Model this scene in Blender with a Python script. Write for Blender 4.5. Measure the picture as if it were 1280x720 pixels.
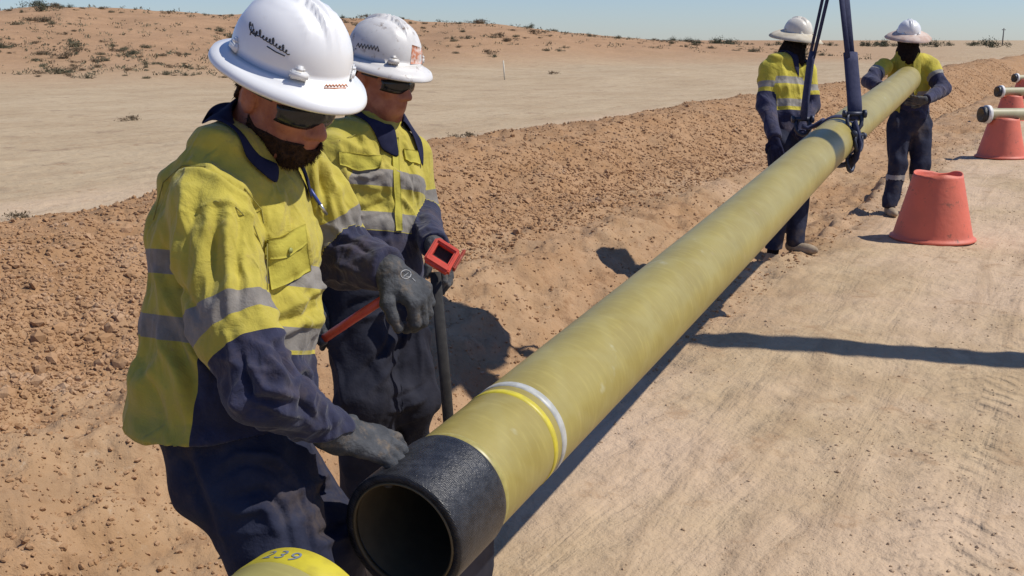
import bpy, bmesh, math, random
import numpy as np
from mathutils import Vector, Matrix
from mathutils.bvhtree import BVHTree
from math import radians as RD, sin, cos, pi

# ------------------------------------------------------------------ camera, sky, sun, exposure
S = bpy.context.scene
for o in list(bpy.data.objects): bpy.data.objects.remove(o)
CAMH = 1.636; FPX = 1300.0; PITCH = math.atan(310 / 1300)
cd = bpy.data.cameras.new('camera'); cam = bpy.data.objects.new('camera', cd); S.collection.objects.link(cam)
cam.location = (0, 0, CAMH); cam.rotation_euler = (pi / 2 - PITCH, 0, 0)
cd.sensor_width = 36; cd.lens = 36 * FPX / 1280; cd.clip_start = .05; cd.clip_end = 9000
S.camera = cam
SUN_DIR = Vector((.76, -.03, 1.0)).normalized()            # towards the sun
w = bpy.data.worlds.new('World'); S.world = w; w.use_nodes = True
nt = w.node_tree; bg = nt.nodes['Background']
sky = nt.nodes.new('ShaderNodeTexSky'); sky.sky_type = 'NISHITA'; sky.sun_disc = False
sky.sun_elevation = math.asin(SUN_DIR.z); sky.sun_rotation = math.atan2(SUN_DIR.x, SUN_DIR.y)
sky.altitude = 0; sky.air_density = 1.0; sky.dust_density = .1; sky.ozone_density = 2.0
tint = nt.nodes.new('ShaderNodeMix'); tint.data_type = 'RGBA'; tint.blend_type = 'MULTIPLY'; tint.inputs[0].default_value = 1
tint.inputs[7].default_value = (.80, .95, 1.32, 1); nt.links.new(sky.outputs[0], tint.inputs[6])
nt.links.new(tint.outputs[2], bg.inputs[0]); bg.inputs[1].default_value = .084
sd = bpy.data.lights.new('sun', 'SUN'); so = bpy.data.objects.new('sun', sd); S.collection.objects.link(so)
sd.energy = 4.5; sd.angle = RD(.53); sd.color = (1, .95, .87)
so.rotation_euler = (-SUN_DIR).to_track_quat('-Z', 'Y').to_euler()
S.view_settings.view_transform = 'Standard'; S.view_settings.look = 'None'
S.view_settings.exposure = 0.0; S.view_settings.gamma = 1
S.render.engine = 'CYCLES'; S.render.resolution_x = 1024; S.render.resolution_y = 576
S.cycles.max_bounces = 6

CT, ST = cos(PITCH), sin(PITCH)
def V(r, d, f): return np.array([r, f * CT - d * ST, -d * CT - f * ST])         # camera frame vector -> world
def P(px, py, z): return np.array([0, 0, CAMH]) + V((px - 640) / FPX * z, (py - 360) / FPX * z, z)
def unit(v): v = np.asarray(v, float); return v / np.linalg.norm(v)
A = lambda *v: np.array(v, float)

# ------------------------------------------------------------------ numpy noise
def _h(ix, iy, iz, s):
    n = (ix.astype(np.int64) * 374761393 + iy.astype(np.int64) * 668265263 + iz.astype(np.int64) * 2147483647 + s * 974634777) & 0xffffffff
    n = ((n ^ (n >> 13)) * 1274126177) & 0xffffffff
    n = ((n ^ (n >> 16)) * 2246822519) & 0xffffffff
    n = n ^ (n >> 15)
    return (n & 0xffff) / 32767.5 - 1.0
def noise3(p, s=0):
    p = np.asarray(p, float); i = np.floor(p); f = p - i; f = f * f * f * (f * (f * 6 - 15) + 10)
    x, y, z = i[:, 0], i[:, 1], i[:, 2]; r = 0
    for dx in (0, 1):
        wx = f[:, 0] if dx else 1 - f[:, 0]
        for dy in (0, 1):
            wy = f[:, 1] if dy else 1 - f[:, 1]
            for dz in (0, 1):
                wz = f[:, 2] if dz else 1 - f[:, 2]
                r = r + wx * wy * wz * _h(x + dx, y + dy, z + dz, s)
    return r
def fbm(p, o=4, s=0, g=.5):
    a = 1; r = 0; p = np.asarray(p, float)
    for k in range(o): r = r + a * noise3(p * 2 ** k + 17.3 * k, s + k); a *= g
    return r
def sst(a, b, x): t = np.clip((x - a) / (b - a), 0, 1); return t * t * (3 - 2 * t)

# ------------------------------------------------------------------ object helpers
WO = {}
def tag(o, label=None, cat=None, group=None, kind=None):
    if label: o['label'] = label
    if cat: o['category'] = cat
    if group: o['group'] = group
    if kind: o['kind'] = kind
    return o
def empty(name, loc, label, cat, group=None):
    o = bpy.data.objects.new(name, None); o.empty_display_size = .1; S.collection.objects.link(o); o.location = tuple(loc)
    WO[o.name] = A(*loc); return tag(o, label, cat, group)
def mk(name, v, f, mat, parent=None, smooth=True, attrs=None, midx=None, origin=None, label=None):
    """mesh object from WORLD coordinates"""
    v = np.asarray(v, float)
    og = WO[parent.name] if parent is not None else (A(*origin) if origin is not None else A(0, 0, 0))
    me = bpy.data.meshes.new(name)
    me.from_pydata((v - og).tolist(), [], f.tolist() if isinstance(f, np.ndarray) else f)
    for m in (mat if isinstance(mat, (list, tuple)) else [mat]): me.materials.append(m)
    me.polygons.foreach_set('use_smooth', [smooth] * len(me.polygons))
    if midx is not None: me.polygons.foreach_set('material_index', midx)
    if attrs:
        for k, a in attrs.items():
            at = me.attributes.new(k, 'FLOAT', 'POINT'); at.data.foreach_set('value', np.asarray(a, np.float32))
    me.update()
    o = bpy.data.objects.new(name, me); S.collection.objects.link(o)
    if parent is not None: o.parent = parent
    else: o.location = tuple(og)
    WO[o.name] = og
    if label: o['label'] = label
    return o
def join(parts):
    vs, fs, n = [], [], 0
    for v, f in parts:
        vs.append(np.asarray(v, float)); fs += [tuple(int(i) + n for i in q) for q in f]; n += len(v)
    return np.vstack(vs), fs
def box(c, sx, sy, sz, R=None, bev=0):
    bm = bmesh.new(); bmesh.ops.create_cube(bm, size=1)
    for q in bm.verts: q.co = Vector((q.co.x * sx, q.co.y * sy, q.co.z * sz))
    if bev: bmesh.ops.bevel(bm, geom=list(bm.edges), offset=bev, segments=2, affect='EDGES')
    bm.verts.index_update()
    v = np.array([q.co[:] for q in bm.verts]); f = [[q.index for q in g.verts] for g in bm.faces]; bm.free()
    if R is not None: v = v @ np.asarray(R)      # rows of R: local axes in world
    return v + A(*c), f
def frame(x, zhint=(0, 0, 1)):
    x = unit(x); y = unit(np.cross(zhint, x)); return np.array([x, y, np.cross(x, y)])
def tube(pts, rs, n=12, cap=True, squash=None):
    pts = [A(*p) for p in pts]; m = len(pts); rs = rs if hasattr(rs, '__len__') else [rs] * m
    v = []; f = []; up = A(0, 0, 1) if abs(unit(pts[-1] - pts[0])[2]) < .95 else A(1, 0, 0)
    for i, p in enumerate(pts):
        t = unit(pts[min(i + 1, m - 1)] - pts[max(i - 1, 0)]); s = unit(np.cross(t, up)); u = np.cross(s, t)
        if squash is not None: s = s * squash[0]; u = u * squash[1]
        for k in range(n): a = 2 * pi * k / n; v.append(p + rs[i] * (cos(a) * s + sin(a) * u))
    for i in range(m - 1):
        for k in range(n): q = (k + 1) % n; f.append((i * n + k, i * n + q, (i + 1) * n + q, (i + 1) * n + k))
    if cap: f.append(tuple(range(n))[::-1]); f.append(tuple(range((m - 1) * n, m * n)))
    return np.array(v), f
def lathe(c, R, prof, n=48, close=False):
    """R rows x,y,axis ; prof list of (r,h)"""
    v = []; f = []; m = len(prof)
    for r, h in prof:
        for k in range(n): a = 2 * pi * k / n; v.append(A(*c) + r * (cos(a) * R[0] + sin(a) * R[1]) + h * R[2])
    for i in range(m - (0 if close else 1)):
        j = (i + 1) % m
        for k in range(n): q = (k + 1) % n; f.append((i * n + k, i * n + q, j * n + q, j * n + k))
    return np.array(v), f
I3 = np.eye(3)

# ------------------------------------------------------------------ signed distance shapes + surface nets
def smin(a, b, k): h = np.clip(.5 + .5 * (b - a) / k, 0, 1); return b * (1 - h) + a * h - k * h * (1 - h)
def cap(a, b, ra, rb):
    a = A(*a); b = A(*b); d = b - a; L = d @ d + 1e-12
    def fn(p):
        t = np.clip((p - a) @ d / L, 0, 1); return np.linalg.norm(p - a - t[:, None] * d, axis=1) - (ra + (rb - ra) * t)
    return fn
def ell(c, r, R=I3):
    c = A(*c); r = A(*r); m = r.min(); R = np.asarray(R)
    def fn(p):
        q = (p - c) @ R.T; k0 = np.linalg.norm(q / r, axis=1); k1 = np.linalg.norm(q / (r * r), axis=1) + 1e-9
        return np.where(k0 < .3, (k0 - 1) * m, k0 * (k0 - 1) / k1)
    return fn
def uni(fs, k=.02):
    def fn(p):
        d = fs[0](p)
        for g in fs[1:]: d = smin(d, g(p), k)
        return d
    return fn
def chain(pts, rs, k=.015): return uni([cap(pts[i], pts[i + 1], rs[i], rs[i + 1]) for i in range(len(pts) - 1)], k)
def trunk(st, lat, k=.03, capm=.6):
    """elliptic tube: st = [(centre, halfwidth, halfdepth)]"""
    def seg(i):
        (a, wa, da), (b, wb, db) = st[i], st[i + 1]; d = b - a; L = d @ d; ax = d / math.sqrt(L)
        y = unit(np.cross(ax, lat)); x = np.cross(y, ax)
        def fn(p):
            t = np.clip((p - a) @ d / L, 0, 1); q = p - a - t[:, None] * d; W = wa + (wb - wa) * t; D = da + (db - da) * t; m = np.minimum(W, D)
            r = np.sqrt(((q @ x) / W) ** 2 + ((q @ y) / D) ** 2 + ((q @ ax) / (m * capm)) ** 2)
            return (r - 1) * m * .9
        return fn
    return uni([seg(i) for i in range(len(st) - 1)], k)
def nets(fn, lo, hi, h, B=8):
    lo = A(*lo); hi = A(*hi); Sz = B * h; nb = np.ceil((hi - lo) / Sz).astype(int)
    g = np.stack(np.meshgrid(*[np.arange(n) for n in nb], indexing='ij'), -1).reshape(-1, 3)
    d = fn(lo + (g + .5) * Sz); g = g[np.abs(d) < Sz * 1.15 + .004]
    c1 = np.stack(np.meshgrid(*[np.arange(B + 1)] * 3, indexing='ij'), -1).reshape(-1, 3)
    N = nb * B + 1
    allv = []; CH = 400
    for s in range(0, len(g), CH):
        gg = g[s:s + CH]; pts = lo + (gg[:, None] * B + c1[None]) * h; allv.append(fn(pts.reshape(-1, 3)).reshape(len(gg), B + 1, B + 1, B + 1))
    F = np.concatenate(allv)
    co = [F[:, dx:B + dx, dy:B + dy, dz:B + dz] for dx in (0, 1) for dy in (0, 1) for dz in (0, 1)]
    st = np.stack(co, -1); neg = st < 0; act = neg.any(-1) & ~neg.all(-1)
    b, i, j, k = np.nonzero(act); cv = st[b, i, j, k]
    ijk = g[b] * B + np.stack([i, j, k], -1)
    cs = np.array([(dx, dy, dz) for dx in (0, 1) for dy in (0, 1) for dz in (0, 1)], float)
    acc = np.zeros((len(b), 3)); cnt = np.zeros(len(b))
    for a in range(8):
        for c in range(a + 1, 8):
            if np.abs(cs[a] - cs[c]).sum() != 1: continue
            m = (cv[:, a] < 0) != (cv[:, c] < 0); t = cv[m, a] / (cv[m, a] - cv[m, c])
            acc[m] += cs[a] + t[:, None] * (cs[c] - cs[a]); cnt[m] += 1
    vert = lo + (ijk + acc / cnt[:, None]) * h
    key = (ijk[:, 0] * N[1] + ijk[:, 1]) * N[2] + ijk[:, 2]; order = np.argsort(key); sk = key[order]
    def look(q):
        kk = (q[:, 0] * N[1] + q[:, 1]) * N[2] + q[:, 2]; pos = np.clip(np.searchsorted(sk, kk), 0, len(sk) - 1)
        return np.where(sk[pos] == kk, order[pos], -1)
    faces = []
    for ax in range(3):
        e = [0, 0, 0]; e[ax] = 1; ci = e[0] * 4 + e[1] * 2 + e[2]
        m = (cv[:, 0] < 0) != (cv[:, ci] < 0); q = ijk[m]; u = np.zeros(3, int); w_ = np.zeros(3, int); u[(ax + 1) % 3] = 1; w_[(ax + 2) % 3] = 1
        ids = np.stack([look(q - u - w_), look(q - w_), look(q), look(q - u)], -1)
        fl = cv[m, 0] < 0; ids[~fl] = ids[~fl][:, ::-1]
        faces.append(ids[(ids >= 0).all(1)])
    return vert, np.vstack(faces)
def vnorm(v, f):
    a = v[f[:, 2]] - v[f[:, 0]]; b = v[f[:, 3]] - v[f[:, 1]]; n = np.cross(a, b); o = np.zeros_like(v)
    for k in range(4): np.add.at(o, f[:, k], n)
    return o / (np.linalg.norm(o, axis=1)[:, None] + 1e-12)
def bvh_of(v, f): return BVHTree.FromPolygons([tuple(x) for x in v], [tuple(int(i) for i in q) for q in f])
CAMP = Vector((0, 0, CAMH))
def patch(Apts, Bpts, bvh, off=.004, thick=.004, n=24, m=8, srcdir=None, wav=0):
    """a thin sewn-on panel: lofted between two outlines and laid on the surface below it"""
    def res(pl, n):
        pl = np.array(pl, float); L = np.r_[0, np.cumsum(np.linalg.norm(np.diff(pl, axis=0), axis=1))]; t = np.linspace(0, L[-1], n)
        return np.stack([np.interp(t, L, pl[:, 0]), np.interp(t, L, pl[:, 1])], -1)
    a = res(Apts, n); b = res(Bpts, n); top = []; bot = []; last = 2.0
    for i in range(n):
        for j in range(m):
            q = a[i] + (b[i] - a[i]) * j / (m - 1); d = Vector(P(q[0], q[1], 1.0)) - CAMP; d.normalize()
            hit = bvh.ray_cast(CAMP, d)
            if hit[0] is None:
                loc = CAMP + d * last; nr = bvh.find_nearest(loc); loc, nn = nr[0], nr[1]
            else: loc, nn = hit[0], hit[1]; last = hit[3]
            if nn.dot(d) > 0: nn = -nn
            top.append((loc, nn)); 
    tp = np.array([t[0] for t in top]); nn = np.array([t[1] for t in top])
    # smooth the panel a little
    G = tp.reshape(n, m, 3); Nn = nn.reshape(n, m, 3)
    for _ in range(2):
        G2 = G.copy(); G2[1:-1] = (G[:-2] + 2 * G[1:-1] + G[2:]) / 4; G = G2
        N2 = Nn.copy(); N2[1:-1] = (Nn[:-2] + 2 * Nn[1:-1] + Nn[2:]) / 4
        N2[:, 1:-1] = (N2[:, :-2] + 2 * N2[:, 1:-1] + N2[:, 2:]) / 4; Nn = N2
    Nn = Nn / np.linalg.norm(Nn, axis=2)[..., None]
    T = (G + Nn * (off + thick)).reshape(-1, 3); Bo = (G + Nn * (off - .008)).reshape(-1, 3)
    v = np.vstack([T, Bo]); f = []; K = n * m
    for i in range(n - 1):
        for j in range(m - 1):
            q = (i * m + j, (i + 1) * m + j, (i + 1) * m + j + 1, i * m + j + 1); f.append(q)
    rim = [i * m for i in range(n)] + [(n - 1) * m + j for j in range(1, m)] + [i * m + m - 1 for i in range(n - 2, -1, -1)] + [j for j in range(m - 2, 0, -1)]
    for a_, b_ in zip(rim, rim[1:] + rim[:1]): f.append((a_, b_, b_ + K, a_ + K))
    return v, f

# ------------------------------------------------------------------ materials
def new_mat(name):
    m = bpy.data.materials.new(name); m.use_nodes = True; return m, m.node_tree, m.node_tree.nodes['Principled BSDF']
def N(nt, t, **kw):
    n = nt.nodes.new(t)
    for k, x in kw.items():
        if k.startswith('i_'): n.inputs[int(k[2:])].default_value = x
        else: setattr(n, k, x)
    return n
def mixc(nt, fac, a, b, mode='MIX'):
    n = N(nt, 'ShaderNodeMix', data_type='RGBA', blend_type=mode)
    for s, x in ((0, fac), (6, a), (7, b)):
        if isinstance(x, (tuple, float, int)): n.inputs[s].default_value = (x if not isinstance(x, tuple) else (*x, 1)[:4])
        else: nt.links.new(x, n.inputs[s])
    return n.outputs[2]
def noi(nt, scale, detail=4, rough=.55, vec=None, dist=0):
    n = N(nt, 'ShaderNodeTexNoise'); n.inputs['Scale'].default_value = scale; n.inputs['Detail'].default_value = detail
    n.inputs['Roughness'].default_value = rough; n.inputs['Distortion'].default_value = dist
    if vec is None:
        g = nt.nodes.new('ShaderNodeNewGeometry'); vec = g.outputs['Position']
    nt.links.new(vec, n.inputs['Vector']); return n.outputs['Fac']
def ramp(nt, x, a, b):
    n = N(nt, 'ShaderNodeMapRange', interpolation_type='SMOOTHSTEP'); nt.links.new(x, n.inputs[0]); n.inputs[1].default_value = a; n.inputs[2].default_value = b; return n.outputs[0]
def attr(nt, name): n = N(nt, 'ShaderNodeAttribute', attribute_name=name); return n.outputs['Fac']
def bump(nt, h, dist, st=1.0, prev=None):
    n = N(nt, 'ShaderNodeBump'); n.inputs['Strength'].default_value = st; n.inputs['Distance'].default_value = dist
    nt.links.new(h, n.inputs['Height'])
    if prev is not None: nt.links.new(prev, n.inputs['Normal'])
    return n.outputs[0]
def simple(name, col, rough=.6, col2=None, scale=20, fac=(.35, .65), bumpd=0, bscale=80, metal=0, spec=.5, coat=0, dirt=None):
    m, nt, b = new_mat(name); b.inputs['Roughness'].default_value = rough; b.inputs['Metallic'].default_value = metal
    b.inputs['Specular IOR Level'].default_value = spec; b.inputs['Coat Weight'].default_value = coat
    c = col2 or tuple(x * .8 for x in col)
    out = mixc(nt, ramp(nt, noi(nt, scale), *fac), col, c)
    if dirt: out = mixc(nt, ramp(nt, noi(nt, dirt[1], 6, .7), dirt[2], dirt[3]), out, dirt[0])
    nt.links.new(out, b.inputs['Base Color'])
    if bumpd: nt.links.new(bump(nt, noi(nt, bscale, 5, .6), bumpd), b.inputs['Normal'])
    return m
def zoned_cloth(name, base, navy, tape, rough=.85):
    m, nt, b = new_mat(name)
    n1 = noi(nt, 9, 5, .6)
    y = mixc(nt, ramp(nt, n1, .35, .7), base, tuple(x * .82 for x in base))
    y = mixc(nt, ramp(nt, noi(nt, 30, 6, .7), .55, .85), y, (base[0] * .72, base[1] * .62, base[2] * 1.4))
    nv = mixc(nt, ramp(nt, noi(nt, 14, 6, .65), .4, .75), navy, tuple(x * 1.6 + .004 for x in navy))
    tp = mixc(nt, ramp(nt, noi(nt, 22, 6, .65), .35, .7), tape, tuple(x * .72 for x in tape))
    dm = N(nt, 'ShaderNodeMath', operation='MULTIPLY'); nt.links.new(ramp(nt, noi(nt, 5, 7, .72), .48, .72), dm.inputs[0]); dm.inputs[1].default_value = .22
    nv = mixc(nt, dm.outputs[0], nv, (.26, .18, .12)); y = mixc(nt, dm.outputs[0], y, (.36, .27, .13)); tp = mixc(nt, dm.outputs[0], tp, (.30, .22, .15))
    s1 = N(nt, 'ShaderNodeMath', operation='GREATER_THAN'); nt.links.new(attr(nt, 'navy'), s1.inputs[0]); s1.inputs[1].default_value = 0
    s2 = N(nt, 'ShaderNodeMath', operation='GREATER_THAN'); nt.links.new(attr(nt, 'tape'), s2.inputs[0]); s2.inputs[1].default_value = 0
    c = mixc(nt, s1.outputs[0], y, nv); c = mixc(nt, s2.outputs[0], c, tp); nt.links.new(c, b.inputs['Base Color'])
    b.inputs['Roughness'].default_value = rough; b.inputs['Specular IOR Level'].default_value = .25
    b.inputs['Sheen Weight'].default_value = .15; b.inputs['Sheen Roughness'].default_value = .5
    g0 = nt.nodes.new('ShaderNodeNewGeometry'); vm0 = N(nt, 'ShaderNodeVectorMath', operation='MULTIPLY'); nt.links.new(g0.outputs['Position'], vm0.inputs[0]); vm0.inputs[1].default_value = (1, 1, .45)
    r0 = N(nt, 'ShaderNodeMath', operation='SUBTRACT'); nt.links.new(noi(nt, 12, 2, .5, vm0.outputs[0], .5), r0.inputs[0]); r0.inputs[1].default_value = .5
    r1 = N(nt, 'ShaderNodeMath', operation='ABSOLUTE'); nt.links.new(r0.outputs[0], r1.inputs[0]); rg = ramp(nt, r1.outputs[0], .10, 0)
    b0 = bump(nt, rg, .0028, .7); b1 = bump(nt, noi(nt, 16, 4, .6, dist=.6), .008, .8, b0); b2 = bump(nt, noi(nt, 420, 2, .5), .0012, .5, b1)
    nt.links.new(b2, b.inputs['Normal']); return m
M = {}
M['shirt'] = zoned_cloth('hi_vis_cloth', (.46, .385, .058), (.018, .020, .046), (.235, .215, .188))
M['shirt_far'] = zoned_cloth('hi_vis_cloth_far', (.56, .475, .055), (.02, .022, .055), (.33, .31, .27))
M['trousers'] = simple('navy_drill', (.017, .020, .040), .9, (.030, .034, .058), 12, (.35, .7), .006, 22, spec=.2, dirt=((.085, .064, .052), 4, .50, .75))
M['black_trousers'] = simple('black_drill', (.013, .014, .023), .9, (.024, .025, .036), 12, (.35, .7), .006, 22, spec=.2)
M['navy'] = simple('navy_collar', (.010, .012, .035), .9, (.018, .02, .05), 20, spec=.2)
M['yellow'] = simple('yellow_cloth', (.45, .395, .062), .85, (.38, .33, .05), 12, (.35, .7), .004, 40, spec=.2)
M['glove'] = simple('grey_rubber_glove', (.040, .043, .048), .75, (.075, .078, .082), 30, (.3, .7), .004, 90, spec=.3, dirt=((.17, .13, .09), 22, .50, .75))
M['glove_mark'] = simple('pale_print', (.38, .38, .37), .6)
M['white_plastic'] = simple('white_helmet_plastic', (.80, .80, .785), .32, (.75, .75, .735), 6, (.3, .7), spec=.5, coat=.2, dirt=((.45, .38, .30), 14, .68, .95))
M['dirty_plastic'] = simple('scuffed_helmet_plastic', (.70, .69, .66), .45, (.58, .56, .53), 10, (.3, .7), spec=.4, dirt=((.20, .14, .10), 26, .56, .72))
M['cream'] = simple('cream_helmet_plastic', (.72, .68, .58), .4, (.62, .58, .50), 10)
M['brim_cloth'] = simple('cream_brim_cloth', (.62, .56, .44), .9, (.50, .44, .33), 14, spec=.1)
M['brim_red'] = simple('rust_brim_cloth', (.60, .50, .43), .9, (.50, .36, .29), 14, spec=.1)
M['skin'] = simple('sunburnt_skin', (.42, .17, .10), .55, (.30, .10, .06), 30, (.3, .7), .0015, 180, spec=.4)
M['dark_mesh'] = simple('dark_face_netting', (.012, .009, .009), .95, (.02, .014, .012), 60, spec=.1)
M['beard'] = simple('brown_beard', (.030, .016, .010), .9, (.055, .028, .015), 120, (.35, .65), .004, 220, spec=.2)
M['lens'] = simple('smoked_lens', (.008, .010, .016), .16, (.012, .014, .02), 5, spec=.5)
M['frame'] = simple('dark_frame', (.03, .03, .035), .4)
M['boot'] = simple('tan_work_boot', (.27, .20, .13), .85, (.36, .28, .19), 20, bumpd=.003)
M['ink'] = simple('black_ink', (.03, .03, .035), .6)
M['orange_ink'] = simple('orange_ink', (.62, .20, .05), .6)
M['blue_plastic'] = simple('blue_plastic', (.03, .06, .30), .4)
M['silver'] = simple('silver_metal', (.6, .6, .6), .3, metal=.9)
M['button'] = simple('button', (.35, .36, .10), .5)
M['rod_red'] = simple('red_enamel', (.72, .10, .06), .4, (.6, .08, .05), 30, dirt=((.25, .12, .07), 60, .6, .8))
M['strap_black'] = simple('black_webbing', (.018, .017, .017), .9, (.03, .028, .026), 60, bumpd=.001, bscale=400)
M['sling'] = simple('navy_sling_webbing', (.022, .028, .075), .85, (.035, .04, .09), 40, bumpd=.002, bscale=200)
M['steel'] = simple('dark_steel', (.05, .055, .08), .5, metal=.5)
M['cone'] = simple('red_cone_plastic', (.70, .16, .095), .6, (.60, .145, .09), 5, (.3, .7), .003, 24, dirt=((.22, .10, .065), 11, .58, .72))
M['pipe_white'] = simple('white_pipe_end', (.75, .74, .70), .5)
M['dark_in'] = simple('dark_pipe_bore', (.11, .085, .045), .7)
M['wood'] = simple('pale_stake', (.72, .66, .52), .8)
M['post'] = simple('grey_post', (.16, .15, .14), .8)
M['exc'] = simple('excavator_yellow_paint', (.55, .33, .04), .45, (.45, .27, .04), 3, dirt=((.2, .15, .1), 5, .6, .8))
M['rubber'] = simple('black_rubber', (.03, .03, .03), .8)
M['glass'] = simple('cab_glass', (.03, .04, .05), .05, spec=.8)

def pipe_mat(name, c1, c2, AX, OR):
    """filament wound fibreglass: helical lay lines, mottled resin"""
    m, nt, b = new_mat(name)
    g = nt.nodes.new('ShaderNodeNewGeometry')
    u = unit(np.cross(AX, (0, 0, 1))); v = np.cross(u, AX)
    sub = N(nt, 'ShaderNodeVectorMath', operation='SUBTRACT'); nt.links.new(g.outputs['Position'], sub.inputs[0]); sub.inputs[1].default_value = tuple(OR)
    def dot(a):
        d = N(nt, 'ShaderNodeVectorMath', operation='DOT_PRODUCT'); nt.links.new(sub.outputs[0], d.inputs[0]); d.inputs[1].default_value = tuple(a); return d.outputs['Value']
    s = dot(AX); x = dot(u); y = dot(v)
    at = N(nt, 'ShaderNodeMath', operation='ARCTAN2'); nt.links.new(x, at.inputs[0]); nt.links.new(y, at.inputs[1])
    def wind(k, per):
        ml = N(nt, 'ShaderNodeMath', operation='MULTIPLY_ADD'); nt.links.new(s, ml.inputs[0]); ml.inputs[1].default_value = 2 * pi / per
        m2 = N(nt, 'ShaderNodeMath', operation='MULTIPLY'); nt.links.new(at.outputs[0], m2.inputs[0]); m2.inputs[1].default_value = k
        nt.links.new(m2.outputs[0], ml.inputs[2]); sn = N(nt, 'ShaderNodeMath', operation='SINE'); nt.links.new(ml.outputs[0], sn.inputs[0]); return sn.outputs[0]
    cb = N(nt, 'ShaderNodeCombineXYZ'); nt.links.new(s, cb.inputs[0]); nt.links.new(at.outputs[0], cb.inputs[1])
    mp = N(nt, 'ShaderNodeVectorMath', operation='MULTIPLY'); nt.links.new(cb.outputs[0], mp.inputs[0]); mp.inputs[1].default_value = (3.0, .5, 1)
    n1 = noi(nt, 1.1, 4, .6, mp.outputs[0]); 
    mp2 = N(nt, 'ShaderNodeVectorMath', operation='MULTIPLY'); nt.links.new(cb.outputs[0], mp2.inputs[0]); mp2.inputs[1].default_value = (60, 1.2, 1)
    n2 = noi(nt, 1.0, 3, .6, mp2.outputs[0])
    c = mixc(nt, ramp(nt, n1, .32, .68), c1, c2)
    c = mixc(nt, ramp(nt, n2, .45, .85), c, tuple(q * 1.14 for q in c1))
    w1 = wind(3, .31); w2 = wind(-3, .31)
    ad = N(nt, 'ShaderNodeMath', operation='MAXIMUM'); nt.links.new(w1, ad.inputs[0]); nt.links.new(w2, ad.inputs[1])
    r = ramp(nt, ad.outputs[0], .75, 1.0)
    mm = N(nt, 'ShaderNodeMath', operation='MULTIPLY'); nt.links.new(r, mm.inputs[0]); mm.inputs[1].default_value = .08
    c = mixc(nt, mm.outputs[0], c, (.44, .41, .20))
    c = mixc(nt, ramp(nt, noi(nt, 11, 7, .7), .60, .80), c, (.40, .30, .18))
    c = mixc(nt, ramp(nt, noi(nt, 7, 4, .6), .66, .78), c, (.44, .42, .26))
    nt.links.new(c, b.inputs['Base Color']); b.inputs['Roughness'].default_value = .42; b.inputs['Specular IOR Level'].default_value = .45
    bb = bump(nt, ad.outputs[0], .0006, .4); bb = bump(nt, n2, .0012, .5, bb); bb = bump(nt, noi(nt, 6, 3, .5), .003, .3, bb)
    nt.links.new(bb, b.inputs['Normal']); return m

# ------------------------------------------------------------------ ground
BU = A(-.866, .5, 0); BV = A(.5, .866, 0)
def ground_z(x, y, fine=True):
    x = np.asarray(x, float); y = np.asarray(y, float); r = np.hypot(x, y); u = -.866 * x + .5 * y; v = .5 * x + .866 * y
    p = np.stack([x, y, 0 * x], -1)
    q = np.stack([u, v, 0 * u], -1)
    wob = .16 * noise3(q * .45, 3) + .07 * noise3(q * 1.7, 4)
    uu = u + wob
    near = sst(260, 60, v)
    berm = (.42 + .15 * sst(2, 12, v)) * sst(4.3, 6.15, uu) * sst(7.7, 6.25, uu) * near
    ww = .5 * wob + .05 * noise3(q * 5, 5); u3 = u + ww - 1.25 * sst(9, 26, v)
    swale = -.46 * sst(2.15, 2.45, u3) * (1 - .93 * sst(2.95, 4.05, u3) ** .85) * sst(4.5, 4.1, u3) * sst(120, 40, v)
    z = berm + swale
    bm_ = sst(4.3, 4.9, uu) * sst(7.6, 6.6, uu) * near
    z = z + bm_ * (.035 * fbm(p * 2.6, 4, 7) + .02 * fbm(p * 7, 2, 17))
    tr = sst(1.6, 2.3, u) * sst(4.9, 4.2, uu)
    z = z + tr * (.044 * fbm(p * 5, 6, 11) - .030 * np.abs(fbm(q * A(6, 2.2, 1), 3, 13))) 
    base = sst(0.5, 2.5, r)
    z = z + .012 * fbm(p * .8, 4, 21) * base + .006 * fbm(p * 9, 4, 23) * sst(40, 15, r) + .010 * np.clip(fbm(p * 2.3, 3, 25) - .25, 0, 1) * sst(60, 20, r)
    # wheel ruts and scrapes on the working strip
    q2 = .35 * noise3(q * .25, 31)
    for c, wd, dp in ((-.55, .10, .020), (-.95, .09, .014), (.15, .12, .010), (-1.9, .16, .016), (-3.4, .2, .02), (-5.2, .25, .02)):
        tt = (u - c + q2) / wd; z = z - dp * np.exp(-tt * tt) * (.6 + .4 * noise3(q * 1.5, 33)) * sst(90, 30, v) + .35 * dp * np.exp(-(tt - 1.9) ** 2)
    rib = np.sin((v + .3 * noise3(q * .9, 41)) * 2 * pi / .16) * np.exp(-((u + .55 + q2) / .10) ** 2); z = z + .003 * rib * sst(25, 9, r)
    # wind-built dune on the left skyline
    be = x / np.maximum(y, .1); be = np.where(y > 0, be, -3)
    hgt = 4.55 * sst(.34, -.30, be) ** .8 + .1
    rr = r * (1 + .12 * noise3(np.stack([be * 5, 0 * x, 0 * x], -1), 51))
    start = 34 + 30 * sst(-.3, .2, be)
    z = z + (hgt + .30 * fbm(np.stack([be * 14, r * .05, 0 * x], -1), 4, 53) * sst(.45, -.1, be)) * sst(start, 118, rr) * sst(400, 140, rr)
    z = z + .16 * fbm(p * .13, 3, 57) * sst(30, 60, r) * sst(300, 100, r)
    return z
def ga(x, y): return float(ground_z(A(x), A(y))[0])
th = np.r_[np.linspace(-pi, -RD(44), 60, endpoint=False), np.linspace(-RD(44), RD(44), 640, endpoint=False), np.linspace(RD(44), pi, 60, endpoint=False)]
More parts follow.
